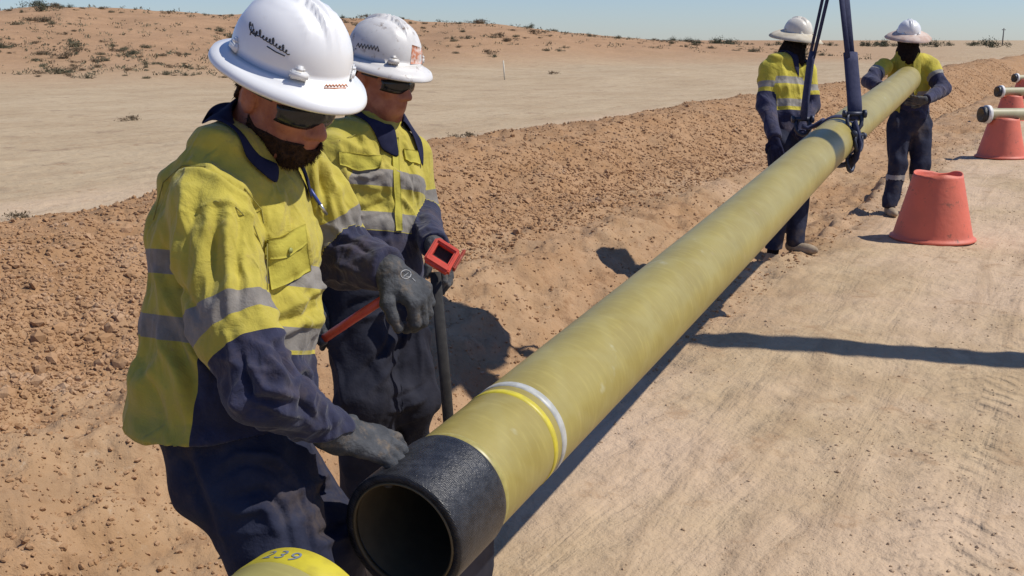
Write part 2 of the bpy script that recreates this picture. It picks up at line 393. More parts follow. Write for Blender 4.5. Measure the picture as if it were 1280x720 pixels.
rr = np.r_[0.02, .5, .9, 1.3 * 1.0068 ** np.arange(0, 560)]; rr = np.r_[rr, rr[-1] * 1.018 ** np.arange(1, 100)]; rr = np.r_[rr, rr[-1] * 1.3 ** np.arange(1, 12)]
T, R_ = np.meshgrid(th, rr); X = (R_ * np.sin(T)).ravel(); Y = (R_ * np.cos(T)).ravel(); Z = ground_z(X, Y)
nT, nR = len(th), len(rr); ii, jj = np.meshgrid(np.arange(nR - 1), np.arange(nT), indexing='ij'); j2 = (jj + 1) % nT
F = np.stack([ii * nT + jj, (ii + 1) * nT + jj, (ii + 1) * nT + j2, ii * nT + j2], -1).reshape(-1, 4)[:, ::-1]
U_ = -.866 * X + .5 * Y; V_ = .5 * X + .866 * Y; RR = np.hypot(X, Y); BE = np.where(Y > 0, X / np.maximum(Y, .1), -3)
Q = np.stack([U_, V_, 0 * U_], -1); UU = U_ + .16 * noise3(Q * .45, 3) + .07 * noise3(Q * 1.7, 4)
red = sst(1.5, 2.6, U_ + .3 * noise3(Q * .8, 61)) * (.80 + .20 * noise3(Q * 1.1, 62))
red = np.maximum(red, sst(4.1, 4.7, UU) * 1.0) * sst(7.3, 6.5, UU)
dune = sst(36 + 30 * sst(-.3, .2, BE), 70 + 25 * sst(-.3, .2, BE), RR * (1 + .1 * noise3(Q * .02, 63))) * sst(.5, .1, BE)
red = np.maximum(red, .95 * dune)
pale = sst(6.6, 7.4, UU) * sst(10.5, 8.7, UU + .5 * noise3(Q * .3, 64)) * sst(150, 60, V_)
plain = sst(9, 10.5, UU) * (1 - dune)
m, nt, b = new_mat('desert_soil')
n_big = noi(nt, .35, 5, .6); n_mid = noi(nt, 2.2, 6, .62); n_fin = noi(nt, 14, 6, .7); n_vf = noi(nt, 90, 4, .7)
def mth0(a, b_):
    n_ = N(nt, 'ShaderNodeMath', operation='MULTIPLY'); nt.links.new(a, n_.inputs[0]); nt.links.new(b_, n_.inputs[1]); return n_.outputs[0]
road = mixc(nt, ramp(nt, n_mid, .35, .65), (.49, .365, .225), (.415, .30, .178))
road = mixc(nt, ramp(nt, n_big, .42, .62), road, (.55, .405, .275))
redc = mixc(nt, ramp(nt, n_mid, .35, .68), (.39, .238, .128), (.32, .183, .09))
plc = mixc(nt, ramp(nt, n_big, .35, .65), (.47, .365, .235), (.415, .312, .195))
plc = mixc(nt, ramp(nt, noi(nt, .9, 6, .7), .56, .72), plc, (.28, .20, .13))
palec = (.50, .38, .25)
c = mixc(nt, attr(nt, 'plain'), road, plc); c = mixc(nt, attr(nt, 'pale'), c, palec); c = mixc(nt, attr(nt, 'red'), c, redc); c = mixc(nt, attr(nt, 'dune'), c, mixc(nt, ramp(nt, noi(nt, .25, 7, .7), .38, .62), (.43, .265, .15), (.35, .215, .12)))
c = mixc(nt, mth0(ramp(nt, noi(nt, 6.5, 7, .72), .50, .66), attr(nt, 'red')), c, (.27, .155, .08)); c = mixc(nt, ramp(nt, n_fin, .58, .85), c, (.24, .15, .085)); c = mixc(nt, ramp(nt, n_fin, .42, .18), c, (.49, .38, .26))
# drag and wheel scuffs stretched along the line of the works
gp_ = nt.nodes.new('ShaderNodeNewGeometry'); vr = N(nt, 'ShaderNodeVectorRotate', rotation_type='Z_AXIS'); nt.links.new(gp_.outputs['Position'], vr.inputs[0]); vr.inputs['Angle'].default_value = RD(28)
vm = N(nt, 'ShaderNodeVectorMath', operation='MULTIPLY'); nt.links.new(vr.outputs[0], vm.inputs[0]); vm.inputs[1].default_value = (3.2, .35, 1)
n_str = noi(nt, 1.3, 4, .6, vm.outputs[0], .8)
s_ = N(nt, 'ShaderNodeMath', operation='MULTIPLY'); nt.links.new(ramp(nt, n_str, .50, .66), s_.inputs[0]); s_.inputs[1].default_value = .34
c = mixc(nt, s_.outputs[0], c, (.30, .205, .125))
s_ = N(nt, 'ShaderNodeMath', operation='MULTIPLY'); nt.links.new(ramp(nt, noi(nt, 3.2, 6, .68), .55, .68), s_.inputs[0]); s_.inputs[1].default_value = .55
c = mixc(nt, s_.outputs[0], c, (.33, .205, .115))
sp = ramp(nt, n_vf, .66, .76); mm = N(nt, 'ShaderNodeMath', operation='MULTIPLY'); nt.links.new(sp, mm.inputs[0]); mm.inputs[1].default_value = .45
c = mixc(nt, mm.outputs[0], c, (.22, .14, .09))
nt.links.new(c, b.inputs['Base Color']); b.inputs['Roughness'].default_value = .95; b.inputs['Specular IOR Level'].default_value = .1
def dotp(vec):
    d_ = N(nt, 'ShaderNodeVectorMath', operation='DOT_PRODUCT'); nt.links.new(gp_.outputs['Position'], d_.inputs[0]); d_.inputs[1].default_value = tuple(vec); return d_.outputs['Value']
def mth(op, a, b_=None, c_=None):
    n_ = N(nt, 'ShaderNodeMath', operation=op)
    for i_, x_ in enumerate((a, b_, c_)):
        if x_ is None: continue
        if isinstance(x_, (int, float)): n_.inputs[i_].default_value = x_
        else: nt.links.new(x_, n_.inputs[i_])
    return n_.outputs[0]
uu_ = mth('ADD', dotp(BU), mth('MULTIPLY', noi(nt, .35, 1), .5)); vv_ = dotp(BV); tread = None
for c_ in (.62, -1.25, -3.1):
    a_ = mth('ABSOLUTE', mth('SUBTRACT', uu_, c_)); msk = ramp(nt, a_, .19, .12)
    ch = mth('SINE', mth('MULTIPLY', mth('ADD', vv_, mth('MULTIPLY', a_, .8)), 2 * pi / .12)); t_ = mth('MULTIPLY', mth('MULTIPLY', ramp(nt, ch, -1, 1), msk), ramp(nt, noi(nt, 1.6, 5, .65), .44, .58))
    tread = t_ if tread is None else mth('ADD', tread, t_)
bb = bump(nt, tread, .014, .7); bb = bump(nt, n_mid, .05, .8, bb); bb = bump(nt, n_str, .04, .6, bb); bb = bump(nt, noi(nt, 5.5, 5, .65), .03, .7, bb); bb = bump(nt, n_fin, .012, .9, bb); bb = bump(nt, n_vf, .003, .8, bb); nt.links.new(bb, b.inputs['Normal'])
M['soil'] = m
g = mk('ground', np.stack([X, Y, Z], -1), F, m, attrs={'red': red, 'pale': pale, 'plain': plain, 'dune': dune * .9}); tag(g, kind='structure')

# loose clods: one heap nobody could count
rng = np.random.default_rng(5)
def clod_field(name, n, u0, u1, v0, v1, s0, s1, mat, label, cat, wfn=None):
    u = rng.uniform(u0, u1, n); v = v0 * (v1 / v0) ** rng.uniform(0, 1, n)
    if wfn is not None: k = rng.uniform(0, 1, n) < wfn(u, v); u, v = u[k], v[k]
    x = -.866 * u + .5 * v; y = .5 * u + .866 * v; ok = (y > .9) & (np.abs(x / np.maximum(y, .1)) < .75); u, v, x, y = u[ok], v[ok], x[ok], y[ok]
    z = ground_z(x, y); n = len(u)
    ico = bmesh.new(); bmesh.ops.create_icosphere(ico, subdivisions=1, radius=1); ico.verts.index_update()
    iv = np.array([q.co[:] for q in ico.verts]); fi = np.array([[q.index for q in f.verts] for f in ico.faces]); ico.free()
    s = s0 * (s1 / s0) ** (rng.uniform(0, 1, n) ** 2.2)
    k = len(iv); vv = iv[None] * (1 + rng.uniform(-.32, .32, (n, k, 1))) * rng.uniform(.6, 1.25, (n, 1, 3)) * s[:, None, None]
    a = rng.uniform(0, 2 * pi, n); ca, sa = np.cos(a)[:, None], np.sin(a)[:, None]
    rx = vv[..., 0] * ca - vv[..., 1] * sa; ry = vv[..., 0] * sa + vv[..., 1] * ca
    vv = np.stack([rx, ry, vv[..., 2] * .8], -1) + np.stack([x, y, z + s * .15], -1)[:, None]
    ff = fi[None] + (np.arange(n) * k)[:, None, None]
    o = mk(name, vv.reshape(-1, 3), ff.reshape(-1, 3), mat, smooth=False); tag(o, label, cat, kind='stuff'); return o
M['clod'] = simple('red_clods', (.41, .25, .138), .95, (.34, .198, .10), 7, (.3, .7), .004, 60, spec=.1, dirt=((.44, .30, .19), 3, .5, .7))
M['pebble'] = simple('tan_crumbs', (.47, .34, .225), .95, (.38, .265, .165), 9, (.3, .7), spec=.1)
clod_field('spoil_clods', 100000, 4.15, 6.55, 1.6, 60, .006, .024, M['clod'], 'loose red brown clods lying over the spoil bank', 'clods', lambda u, v: .30 + .7 * sst(6.3, 4.6, u) * sst(4.1, 4.5, u))
clod_field('scattered_clods', 16000, -1.6, 1.9, 1.8, 14, .002, .009, M['pebble'], 'loose soil crumbs lying in patches on the working strip beside the pipe', 'crumbs', lambda u, v: sst(.35, .75, noise3(np.stack([u * 1.6, v * .9, 0 * u], -1), 91) + .35 * noise3(np.stack([u * 6, v * 5, 0 * u], -1), 92) + .35 * sst(.2, 1.4, u)) * .8)
clod_field('big_clods', 2600, 4.3, 6.3, 2, 40, .016, .045, M['clod'], 'coarser clods tumbled down the face of the spoil bank', 'clods', lambda u, v: .2 + .8 * sst(5.6, 4.5, u))
clod_field('soil_crumbs', 26000, 1.9, 4.4, 1.3, 30, .003, .017, M['clod'], 'small red crumbs scattered along the bench between pipe and spoil bank', 'crumbs')
clod_field('track_crumbs', 6000, -4, 1.2, 1.8, 22, .002, .008, M['pebble'], 'small tan crumbs scattered on the graded working strip', 'crumbs')

# ------------------------------------------------------------------ the big pipe being lifted
PA = A(-.206, 1.787, .739); PD = unit((.432, .900, .060)); PR = .125; PL = 9.05
PX = unit(np.cross(PD, (0, 0, 1))); PY = np.cross(PX, PD); PFR = np.array([PX, PY, PD])
M['pipe'] = pipe_mat('fibreglass_pipe', (.335, .275, .078), (.28, .222, .055), PD, PA)
bp = empty('lifted_pipe', PA - A(0, 0, PR), 'long olive yellow fibreglass pipe with black end collar hanging in the sling', 'pipe')
def shell(c, ro, ri, s0, s1, seg=40, n=96):
    ss = np.linspace(s0, s1, seg)
    pr = [(ro, s) for s in ss] + ([(ri, s) for s in ss[::-1]] if ri else [])
    return lathe(c, PFR, pr, n, close=bool(ri))
def sagged(v):
    t = (v - PA) @ PD; q = t / PL; v = v.copy(); v[:, 2] += .035 * np.exp(-((t - 5.0) / 2.2) ** 2) - .008; return v
v, f = shell(PA, PR - .004, .1065, .12, PL, 90); mk('pipe_wall', sagged(v), f, M['pipe'], bp)
pr = [(.1245, .0), (.1265, .003), (.127, .03), (.1275, .178), (.126, .188), (.1212, .192), (.1212, .206), (.108, .206), (.108, .0)]
v, f = lathe(PA, PFR, pr, 96, True)
m, nt, b = new_mat('black_wrap'); g_ = nt.nodes.new('ShaderNodeNewGeometry')
c = mixc(nt, ramp(nt, noi(nt, 40, 6, .7), .35, .7), (.010, .010, .012), (.032, .033, .037)); nt.links.new(c, b.inputs['Base Color']); b.inputs['Roughness'].default_value = .42
wv = N(nt, 'ShaderNodeTexWave', wave_type='BANDS', bands_direction='DIAGONAL'); wv.inputs['Scale'].default_value = 110; wv.inputs['Distortion'].default_value = 6; wv.inputs['Detail'].default_value = 3
nt.links.new(g_.outputs['Position'], wv.inputs['Vector'])
bb = bump(nt, wv.outputs['Fac'], .0012, .5); bb = bump(nt, noi(nt, 200, 3, .6), .0015, .7, bb); nt.links.new(bb, b.inputs['Normal'])
M['collar'] = m
mk('end_collar', sagged(v), f, m, bp)
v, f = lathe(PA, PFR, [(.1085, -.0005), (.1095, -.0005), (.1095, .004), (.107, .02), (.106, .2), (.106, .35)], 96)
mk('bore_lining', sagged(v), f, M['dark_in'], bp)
# brown rim of the bore
mk('bore_rim', *[sagged(x) if k == 0 else x for k, x in enumerate(lathe(PA, PFR, [(.1045, .0), (.1075, -.003), (.1100, .0), (.1080, .006), (.1045, .008)], 96, True))], simple('raw_laminate', (.11, .08, .035), .6), bp)
v, f = lathe(PA, PFR, [(.1195, .438), (.1222, .439), (.1223, .458), (.1195, .459)], 96); mk('yellow_band', sagged(v), f, simple('yellow_band_paint', (.62, .52, .03), .45, (.50, .42, .04), 40), bp)
v, f = lathe(PA, PFR, [(.1195, .482), (.1225, .483), (.1227, .506), (.1195, .507)], 96); mk('white_band', sagged(v), f, simple('pale_band_tape', (.48, .48, .44), .45, (.36, .36, .32), 40), bp)
v, f = lathe(PA, PFR, [(.118, .190), (.1225, .196), (.1228, .206), (.1207, .212)], 96); mk('resin_fillet', sagged(v), f, simple('resin_fillet', (.36, .31, .09), .4, (.30, .25, .07), 60), bp)

# ------------------------------------------------------------------ person builder
def wrinkle(v, specs):
    out = np.zeros(len(v))
    for c, rad, dr, per, stretch, amp, sd_ in specs:
        wgt = np.exp(-(np.linalg.norm(v - A(*c), axis=1) / rad) ** 2) if rad else np.ones(len(v))
        fr = frame(dr, (0.13, .31, .94)); q = v @ fr.T
        q = q + .25 * per * np.stack([noise3(v / per * .5, sd_ + 5), noise3(v / per * .5, sd_ + 6), noise3(v / per * .5, sd_ + 7)], -1) * 2
        n = noise3(q / A(per * stretch, per, per), sd_)
        r = 1.9 * np.exp(-(n * 3.2) ** 2) - .9; out += wgt * amp * .85 * r
    return out
def relax(d, f, n, it=4):
    cnt = np.zeros(n); e = np.vstack([f[:, [0, 1]], f[:, [1, 2]], f[:, [2, 3]], f[:, [3, 0]]])
    cnt = np.bincount(e.ravel(), minlength=n)
    for _ in range(it):
        a = np.bincount(e[:, 0], d[e[:, 1]], n) + np.bincount(e[:, 1], d[e[:, 0]], n); d = .4 * d + .6 * a / np.maximum(cnt, 1)
    return d
def crease(v, f, lines):
    """sewn seams and pulled folds: ridges (+) and valleys (-) along lines lying on the cloth"""
    if not lines: return np.zeros(len(v))
    bv = bvh_of(v, f); out = np.zeros(len(v))
    for pl, wd, amp in lines:
        wd *= .82; amp *= 1.12
        pl = np.array(pl, float); t = np.linspace(0, 1, 14) * (len(pl) - 1); xs = np.interp(t, np.arange(len(pl)), pl[:, 0]); ys = np.interp(t, np.arange(len(pl)), pl[:, 1]); pts = []
        for x, y in zip(xs, ys):
            d = (Vector(P(x, y, 1.0)) - CAMP).normalized(); h = bv.ray_cast(CAMP, d)
            if h[0] is not None: pts.append(np.array(h[0]))
        if len(pts) < 2: continue
        best = np.full(len(v), 1e9); tt = np.zeros(len(v)); m = len(pts) - 1
        near = np.linalg.norm(v - np.mean(pts, 0), axis=1) < np.linalg.norm(pts[0] - pts[-1]) + .15; vi = v[near]; bi = best[near]; ti = tt[near]
        for i in range(m):
            a, b_ = pts[i], pts[i + 1]; q = b_ - a; s_ = np.clip((vi - a) @ q / (q @ q + 1e-12), 0, 1); dd = np.linalg.norm(vi - a - s_[:, None] * q, axis=1)
            k = dd < bi; bi[k] = dd[k]; ti[k] = (i + s_[k]) / m
        out[near] += amp * np.exp(-(bi / wd) ** 2) * (.25 + .75 * np.sin(np.pi * np.clip(ti, .02, .98)) ** .6)
    return out
def head_sdf(c, Fw, Up, neck):
    Rt = np.cross(Fw, Up); R = np.array([Fw, Rt, Up]); L = lambda a, b_, d: c + a * Fw + b_ * Rt + d * Up
    parts = [ell(L(-.012, 0, .035), (.100, .077, .100), R), ell(L(.028, 0, -.030), (.068, .060, .085), R), ell(L(.040, 0, -.078), (.046, .044, .036), R),
             cap(L(.0, .045, -.055), L(.045, .022, -.088), .022, .020), cap(L(.0, -.045, -.055), L(.045, -.022, -.088), .022, .020),
             cap(L(-.03, 0, -.02), neck, .055, .060)]
    f0 = uni(parts, .03)
    nose = uni([cap(L(.088, 0, .005), L(.112, 0, -.034), .0075, .013), ell(L(.098, .013, -.040), (.012, .008, .008), R), ell(L(.098, -.013, -.040), (.012, .008, .008), R)], .010)
    brow = uni([cap(L(.082, .012, .022), L(.070, .045, .020), .010, .008), cap(L(.082, -.012, .022), L(.070, -.045, .020), .010, .008),
                ell(L(.062, .040, -.022), (.022, .022, .018), R), ell(L(.062, -.040, -.022), (.022, .022, .018), R)], .012)
    lips = uni([ell(L(.090, 0, -.058), (.011, .024, .006), R), ell(L(.088, 0, -.068), (.011, .021, .007), R)], .004)
    ears = [uni([ell(L(-.012, s * .078, -.008), (.019, .008, .031), R), cap(L(-.020, s * .083, .014), L(-.022, s * .083, -.015), .006, .005)], .006) for s in (1, -1)]
    def fn(p):
        d = f0(p); d = smin(d, brow(p), .015)
        for s in (1, -1):
            e = ell(L(.088, s * .031, .000), (.014, .018, .011), R)(p); d = -smin(-d, e, .012)
        d = smin(d, nose(p), .012); d = smin(d, lips(p), .006)
        for e in ears: d = smin(d, e(p), .006)
        return d
    return fn, R, L
def glove_sdf(wr, D, Nn, side, curls, spread=.16, s=1.0, tcurl=.5, tout=.9, ax=None):
    """wr wrist, D along the fingers, Nn out of the back of the hand, side = thumb side along D x Nn"""
    D = unit(D); Nn = unit(Nn - (Nn @ D) * D); L = np.cross(D, Nn) * side
    q = lambda a, b_, c: wr + s * (a * D + b_ * L + c * Nn)
    fs = []; kn = []
    offs = [.030, .010, -.011, -.030]; klen = [.088, .092, .088, .080]; fl = [(.044, .027, .022), (.049, .031, .023), (.045, .029, .022), (.035, .022, .020)]
    palm = [cap(q(-.01, o * .55, 0), q(kl, o, 0), .018 * s, .0135 * s) for o, kl in zip(offs, klen)]
    palm.append(cap(wr - ax * .035, q(.008, 0, 0), .031 * s, .026 * s)); palm.append(ell(q(.035, .024, -.012), (.032 * s, .016 * s, .016 * s), np.array([D, L, Nn])))
    fp = uni(palm, .014 * s)
    fing = []
    for i in range(4):
        p0 = q(klen[i], offs[i], .001); a = 0; lat = spread * offs[i] / .030
        pts = [p0]; rs = [.0128, .0118, .0108, .0095]
        for j in range(3):
            a += curls[i][j] if hasattr(curls[i], '__len__') else curls[i]
            d = unit(cos(a) * (D + lat * L) - sin(a) * Nn); pts.append(pts[-1] + d * fl[i][j] * s)
        fing.append(chain(pts, [r * s for r in rs], .004 * s))
    t0 = q(.022, .026, -.006); d1 = unit(D * .55 + L * tout - Nn * .25); t1 = t0 + d1 * .042 * s
    d2 = unit(D * .85 + L * (tout - tcurl) - Nn * (.25 + tcurl * .5)); t2 = t1 + d2 * .032 * s; d3 = unit(D * .95 + L * (tout - 1.5 * tcurl) - Nn * (.25 + tcurl)); t3 = t2 + d3 * .024 * s
    th_ = chain([t0, t1, t2, t3], [.017 * s, .0145 * s, .0125 * s, .0108 * s], .006 * s)
    cuff = cap(wr - ax * .02, wr + ax * .006, .034 * s, .033 * s)
    def fn(p):
        d = fp(p)
        for g_ in fing: d = np.minimum(d, g_(p)) if False else smin(d, g_(p), .005 * s)
        d = smin(d, th_(p), .010 * s); return smin(d, cuff(p), .006 * s)
    return fn, q(.05, 0, .02), q
def hat(name, c, Fw, Up, mat, parent, brim=(.160, .146), dome=(.122, .108, .124), ridge=True, droop=.10, n=96):
    """full-brim hard hat: raised centre ridge, flared brim with a rolled rim"""
    Rt = np.cross(Fw, Up); prof = []
    for k in range(15):
        a = k / 14 * pi / 2; prof.append(('d', sin(a) ** .92, cos(a) ** .85))
    v = []; ks = [p for p in prof][::1]
    rows = []
    for (_, rs, hs) in prof: rows.append((rs, hs, 0))
    m_ = len(rows)
    def pt(a, rs, h): return c + Fw * (rs[0] * cos(a)) + Rt * (rs[1] * sin(a)) + Up * h
    for (r, h, _) in rows:
        for k in range(n):
            a = 2 * pi * k / n; ph = 0
            x = dome[0] * r * cos(a); y = dome[1] * r * sin(a)
            if ridge:
                w_ = abs(y); up = .0095 * (1 if w_ < .013 else max(0, 1 - (w_ - .013) / .0035)) - .0065 * math.exp(-(w_ / .0055) ** 2) - .004 * math.exp(-((w_ - .020) / .004) ** 2)
                fade = 1 if r < .68 else max(0, 1 - (r - .68) / .24)
                ph = up * fade + .0035 * (math.exp(-((w_ - .048) / .005) ** 2)) * (1 if .35 < r < .8 else 0)
            v.append(c + Fw * x * (1 + .0 * ph) + Rt * y + Up * (dome[2] * h + ph))
    br = [(0, 0, .004), (.18, .18, -.003), (.55, .55, -.008), (.9, .9, -.014 - .03 * (droop - .18)), (1.0, 1.0, -.017), (1.02, 1.02, -.021), (1.0, 1.0, -.0245), (.9, .9, -.0185), (.5, .5, -.012), (0.05, .05, -.006)]
    for (q, _, h) in br:
        for k in range(n):
            a = 2 * pi * k / n; fr = .010 * max(0, cos(a)) ** 2
            x = dome[0] * 1.0 + (brim[0] - dome[0] + fr) * q; y = dome[1] * 1.0 + (brim[1] - dome[1]) * q
            v.append(c + Fw * x * cos(a) + Rt * y * sin(a) + Up * (h - .010 * q * max(0, cos(a)) - droop * .06 * q * q))
    # inside of the dome
    for k2 in range(8):
        r = cos(k2 / 7 * pi / 2) * .97; h = sin(k2 / 7 * pi / 2) * .96
        for k in range(n):
            a = 2 * pi * k / n; v.append(c + Fw * dome[0] * r * cos(a) + Rt * dome[1] * r * sin(a) + Up * (dome[2] * h - .004))
    tot = m_ + len(br) + 8; f = []
    for i in range(tot - 1):
        for k in range(n): q = (k + 1) % n; f.append((i * n + k, (i + 1) * n + k, (i + 1) * n + q, i * n + q))
    v = np.array(v)
    h_ = mk(name, v, f, mat, parent)
    # accessory slots low on each side
    for ang in (RD(38), RD(112), -RD(38), -RD(112)):
        d = Fw * (dome[0] + .001) * cos(ang) + Rt * (dome[1] + .001) * sin(ang); nrm = unit(Fw * cos(ang) / dome[0] + Rt * sin(ang) / dome[1]); tg = np.cross(Up, nrm)
        v2, f2 = join([box(c + d + Up * .014, .010, .034, .016, np.array([nrm, tg, Up]), .003), box(c + d * .99 + Up * .025, .010, .018, .012, np.array([nrm, tg, Up]), .004)])
        mk('accessory_slot', v2, f2, mat, h_)
    return h_, v, np.array(f)
def glasses(L, c, parent, mat='lens'):
    # wraparound lens + arms in head frame
    v = []; f = []; n = 25
    for j, (u_, dp) in enumerate(((.014, 0), (.006, .003), (-.010, .006), (-.023, .004), (-.030, -.001))):
        for i in range(n):
            t = (i / (n - 1) - .5) * 2; a = t * 1.05
            notch = .010 * math.exp(-(t / .13) ** 2) if u_ < 0 else 0
            v.append(L(.103 * cos(a) ** .7 + dp - .004 + (.006 if abs(t) < .15 else 0), .074 * sin(a) / sin(1.05), u_ + notch + .001 + (-.004 * t * t if u_ > 0 else .008 * t * t)))
    for j in range(4):
        for i in range(n - 1): f.append((j * n + i, j * n + i + 1, (j + 1) * n + i + 1, (j + 1) * n + i))
    o = mk('sunglasses', v, f, M[mat], parent); mo = o.modifiers.new('thickness', 'SOLIDIFY'); mo.thickness = .0025
    for s in (1, -1):
        vv, ff = tube([L(.045, s * .074, .012), L(.02, s * .081, .012), L(-.022, s * .083, .012)], .003, 8); mk('temple_arm', vv, ff, M['frame'], o)
    return o
def boot(name, an, d, parent, s=1.0):
    d = unit((d[0], d[1], 0)); l = np.cross((0, 0, 1), d); gz = ga(an[0], an[1])
    b0 = A(an[0], an[1], gz); R = np.array([d, l, (0, 0, 1)])
    fn0 = uni([ell(b0 + d * .10 + A(0, 0, .035), (.115 * s, .048, .045), R), ell(b0 - d * .02 + A(0, 0, .045), (.058, .042, .050), R), cap(b0 + A(0, 0, .05), b0 + A(0, 0, .10), .046, .046)], .03)
    fn = lambda p: np.maximum(fn0(p), -(p[:, 2] - gz - .004))
    v, f = nets(fn, b0 - .26, b0 + .26, .008); mk(name, v, f, M['boot'], parent)
PPL = {}
def person(key, sp):
    """sp holds the pose; one body mesh, clothing as children"""
    og = sp['foot']; root = empty('person', og, sp['label'], 'person', sp.get('group'))
    h = sp['res']; lat = sp['lat']; Fw, Up, hc = sp['F'], sp['U'], sp['head']
    st = sp['torso']; nk = sp['neck']
    hf, HR, L = head_sdf(hc, Fw, Up, nk)
    arms = sp['arms']; legs = sp['legs']
    bodyp = [trunk([(c_, a_ * .80, b_ * .78) for c_, a_, b_ in st[1:-2]] if len(st) < 7 else [(c_, a_ * .7, b_ * .65) for c_, a_, b_ in st[1:-2]], lat), trunk([(c_, a_ * .55, b_ * .5) for c_, a_, b_ in (st[-3], *sp['pelvis'])], lat)]
    for a in arms: bodyp.append(chain(a['p'], [r * .55 for r in a['r']], .02))
    for a in arms:
        hd = unit(a['D']); bodyp.append(cap(a['p'][-1], a['p'][-1] + hd * .04, .018, .010))
    for l in legs: bodyp.append(chain(l['p'], [r * .62 for r in l['r']], .03))
    bodyp.append(cap(nk, st[1][0], .06, .075))
    bf = uni(bodyp, .03)
    lo = hc - .2; hi = hc + .2
    body = lambda p: smin(hf(p), bf(p), .03)
    allp = np.array([q for a in arms for q in a['p']] + [q for l in legs for q in l['p']] + [hc] + [s[0] for s in st])
    v, f = nets(body, allp.min(0) - .3, allp.max(0) + .3, h * 1.0)
    mk('body', v, f, M[sp.get('skin', 'skin')], root)
    # shirt
    tf = trunk(st, lat, .03)
    afs = [chain(a['p'], a['r'], .025) for a in arms]
    hem_c, hem_n = sp['hem']
    def shirt(p):
        d = tf(p)
        for a_ in afs: d = smin(d, a_(p), sp.get('armk', .020))
        for e_ in sp.get('extra', []): d = smin(d, e_(p), .02)
        d = np.maximum(d, (p - hem_c) @ hem_n)
        # neck opening and cuffs
        d = np.maximum(d, -cap(nk + (hc - nk) * .0 + sp.get('neckoff', A(0, 0, 0)), nk + (hc - nk) * 1.2, .062, .09)(p))
        for a in arms:
            wr = a['p'][-1]; ax = unit(a['p'][-1] - a['p'][-2]); near = np.linalg.norm(p - wr, axis=1) < .13
            d = np.where(near, np.maximum(d, (p - wr) @ ax - .005), d)
        return d
    pts = np.array([q for a in arms for q in a['p']] + [s[0] for s in st])
    v, f = nets(shirt, pts.min(0) - .3, pts.max(0) + .3, h * 1.05)
    nr = vnorm(v, f); v = v + nr * (relax(wrinkle(v, sp['folds']), f, len(v)) + crease(v, f, sp.get('creases')))[:, None]
    zn = sp['zones'](v, tf, afs, st, arms); sh = mk('shirt', v, f, M[sp['shirtmat']], root, attrs=zn); bv = bvh_of(v, f)
    # trousers
    lf = [chain(l['p'], l['r'], .03) for l in legs]; pv = trunk(sp['pelvis'], lat, .03)
    def trou(p):
        d = pv(p); a0 = lf[0](p); a1 = lf[1](p); d = smin(d, a0, .05); d = smin(d, a1, .02 if False else .03)
        return np.maximum(d, (hem_c[2] * 0 + .075 + og[2]) - p[:, 2])
    pts = np.array([q for l in legs for q in l['p']] + [s[0] for s in sp['pelvis']])
    tv, tfc = nets(trou, pts.min(0) - .24, pts.max(0) + .24, h * 1.2)
    tv = tv + vnorm(tv, tfc) * (relax(wrinkle(tv, sp['tfolds']), tfc, len(tv)) + crease(tv, tfc, sp.get('tcreases')))[:, None]
    tr = mk('trousers', tv, tfc, M[sp.get('tmat', 'trousers')], root, attrs=sp['tzones'](tv) if 'tzones' in sp else None)
    for l in legs: boot('boot', l['p'][-1], l['toe'], root)
    gl = []
    for a in arms:
        gf, gc, q = glove_sdf(a['p'][-1], a['D'], a['N'], a['side'], a['curl'], a.get('spread', .16), a.get('s', 1.05), a.get('tcurl', .5), a.get('tout', .9), unit(a['p'][-1] - a['p'][-2]))
        gh = max(.0026, h * .55); gv, gff = nets(gf, gc - .18, gc + .18, gh)
        gv = gv + vnorm(gv, gff) * (.0012 * fbm(gv * 70, 3, 9))[:, None]
        go = mk('glove', gv, gff, M[sp.get('glovemat', 'glove')], root); gl.append((go, gv, gff, q))
    PPL[key] = dict(root=root, L=L, shirt=(v, f, bv), so=sh, gloves=gl, HR=HR, trous=(tv, tfc), to=tr, hf=hf)
    return PPL[key]
def arm_t(v, pts):
    """parameter along the arm, counted in joints"""
    best = np.full(len(v), 1e9); t = np.zeros(len(v))
    for i in range(len(pts) - 1):
        a, b_ = pts[i], pts[i + 1]; d = b_ - a; s = np.clip((v - a) @ d / (d @ d), 0, 1); dd = np.linalg.norm(v - a - s[:, None] * d, axis=1)
        m_ = dd < best; t[m_] = i + s[m_]; best[m_] = dd[m_]
    return t
def std_zones(cfg):
    def z(v, tf, afs, st, arms):
        td = tf(v); ad = np.stack([a(v) for a in afs], -1); k = ad.argmin(1); onarm = ad.min(1) < td + .004
        ts = arm_t(v, [s[0] for s in st])
        # continuous height along the spine in metres
        sp_ = [s[0] for s in st]; axs = unit(sp_[-1] - sp_[0]); L_ = (v - sp_[0]) @ axs
        fr = (v - sp_[0] - L_[:, None] * axs) @ cfg['f']
        nav = L_ - cfg['nav'] ; 
        if cfg.get('back') is not None: nav = np.minimum(nav, (fr - cfg['back']))
        tape = np.full(len(v), -1.0)
        for c_, w_ in cfg['bands']: tape = np.maximum(tape, w_ - np.abs(L_ - c_))
        for i, a in enumerate(arms):
            m_ = onarm & (k == i); t = arm_t(v, a['p']); cum = np.r_[0, np.cumsum(np.linalg.norm(np.diff(a['p'], axis=0), axis=1))]
            fa = np.interp(t, np.arange(len(cum)), cum); s0 = (v - a['p'][0]) @ unit(a['p'][1] - a['p'][0]); fa = np.where(fa <= 0, s0, fa)
            an, at_ = a.get('zn', (cfg['anav'], cfg['atape']))
            nav = np.where(m_, fa - an, nav); tape = np.where(m_, cfg['atw'] - np.abs(fa - at_), tape)
        return {'navy': nav, 'tape': tape}
    return z

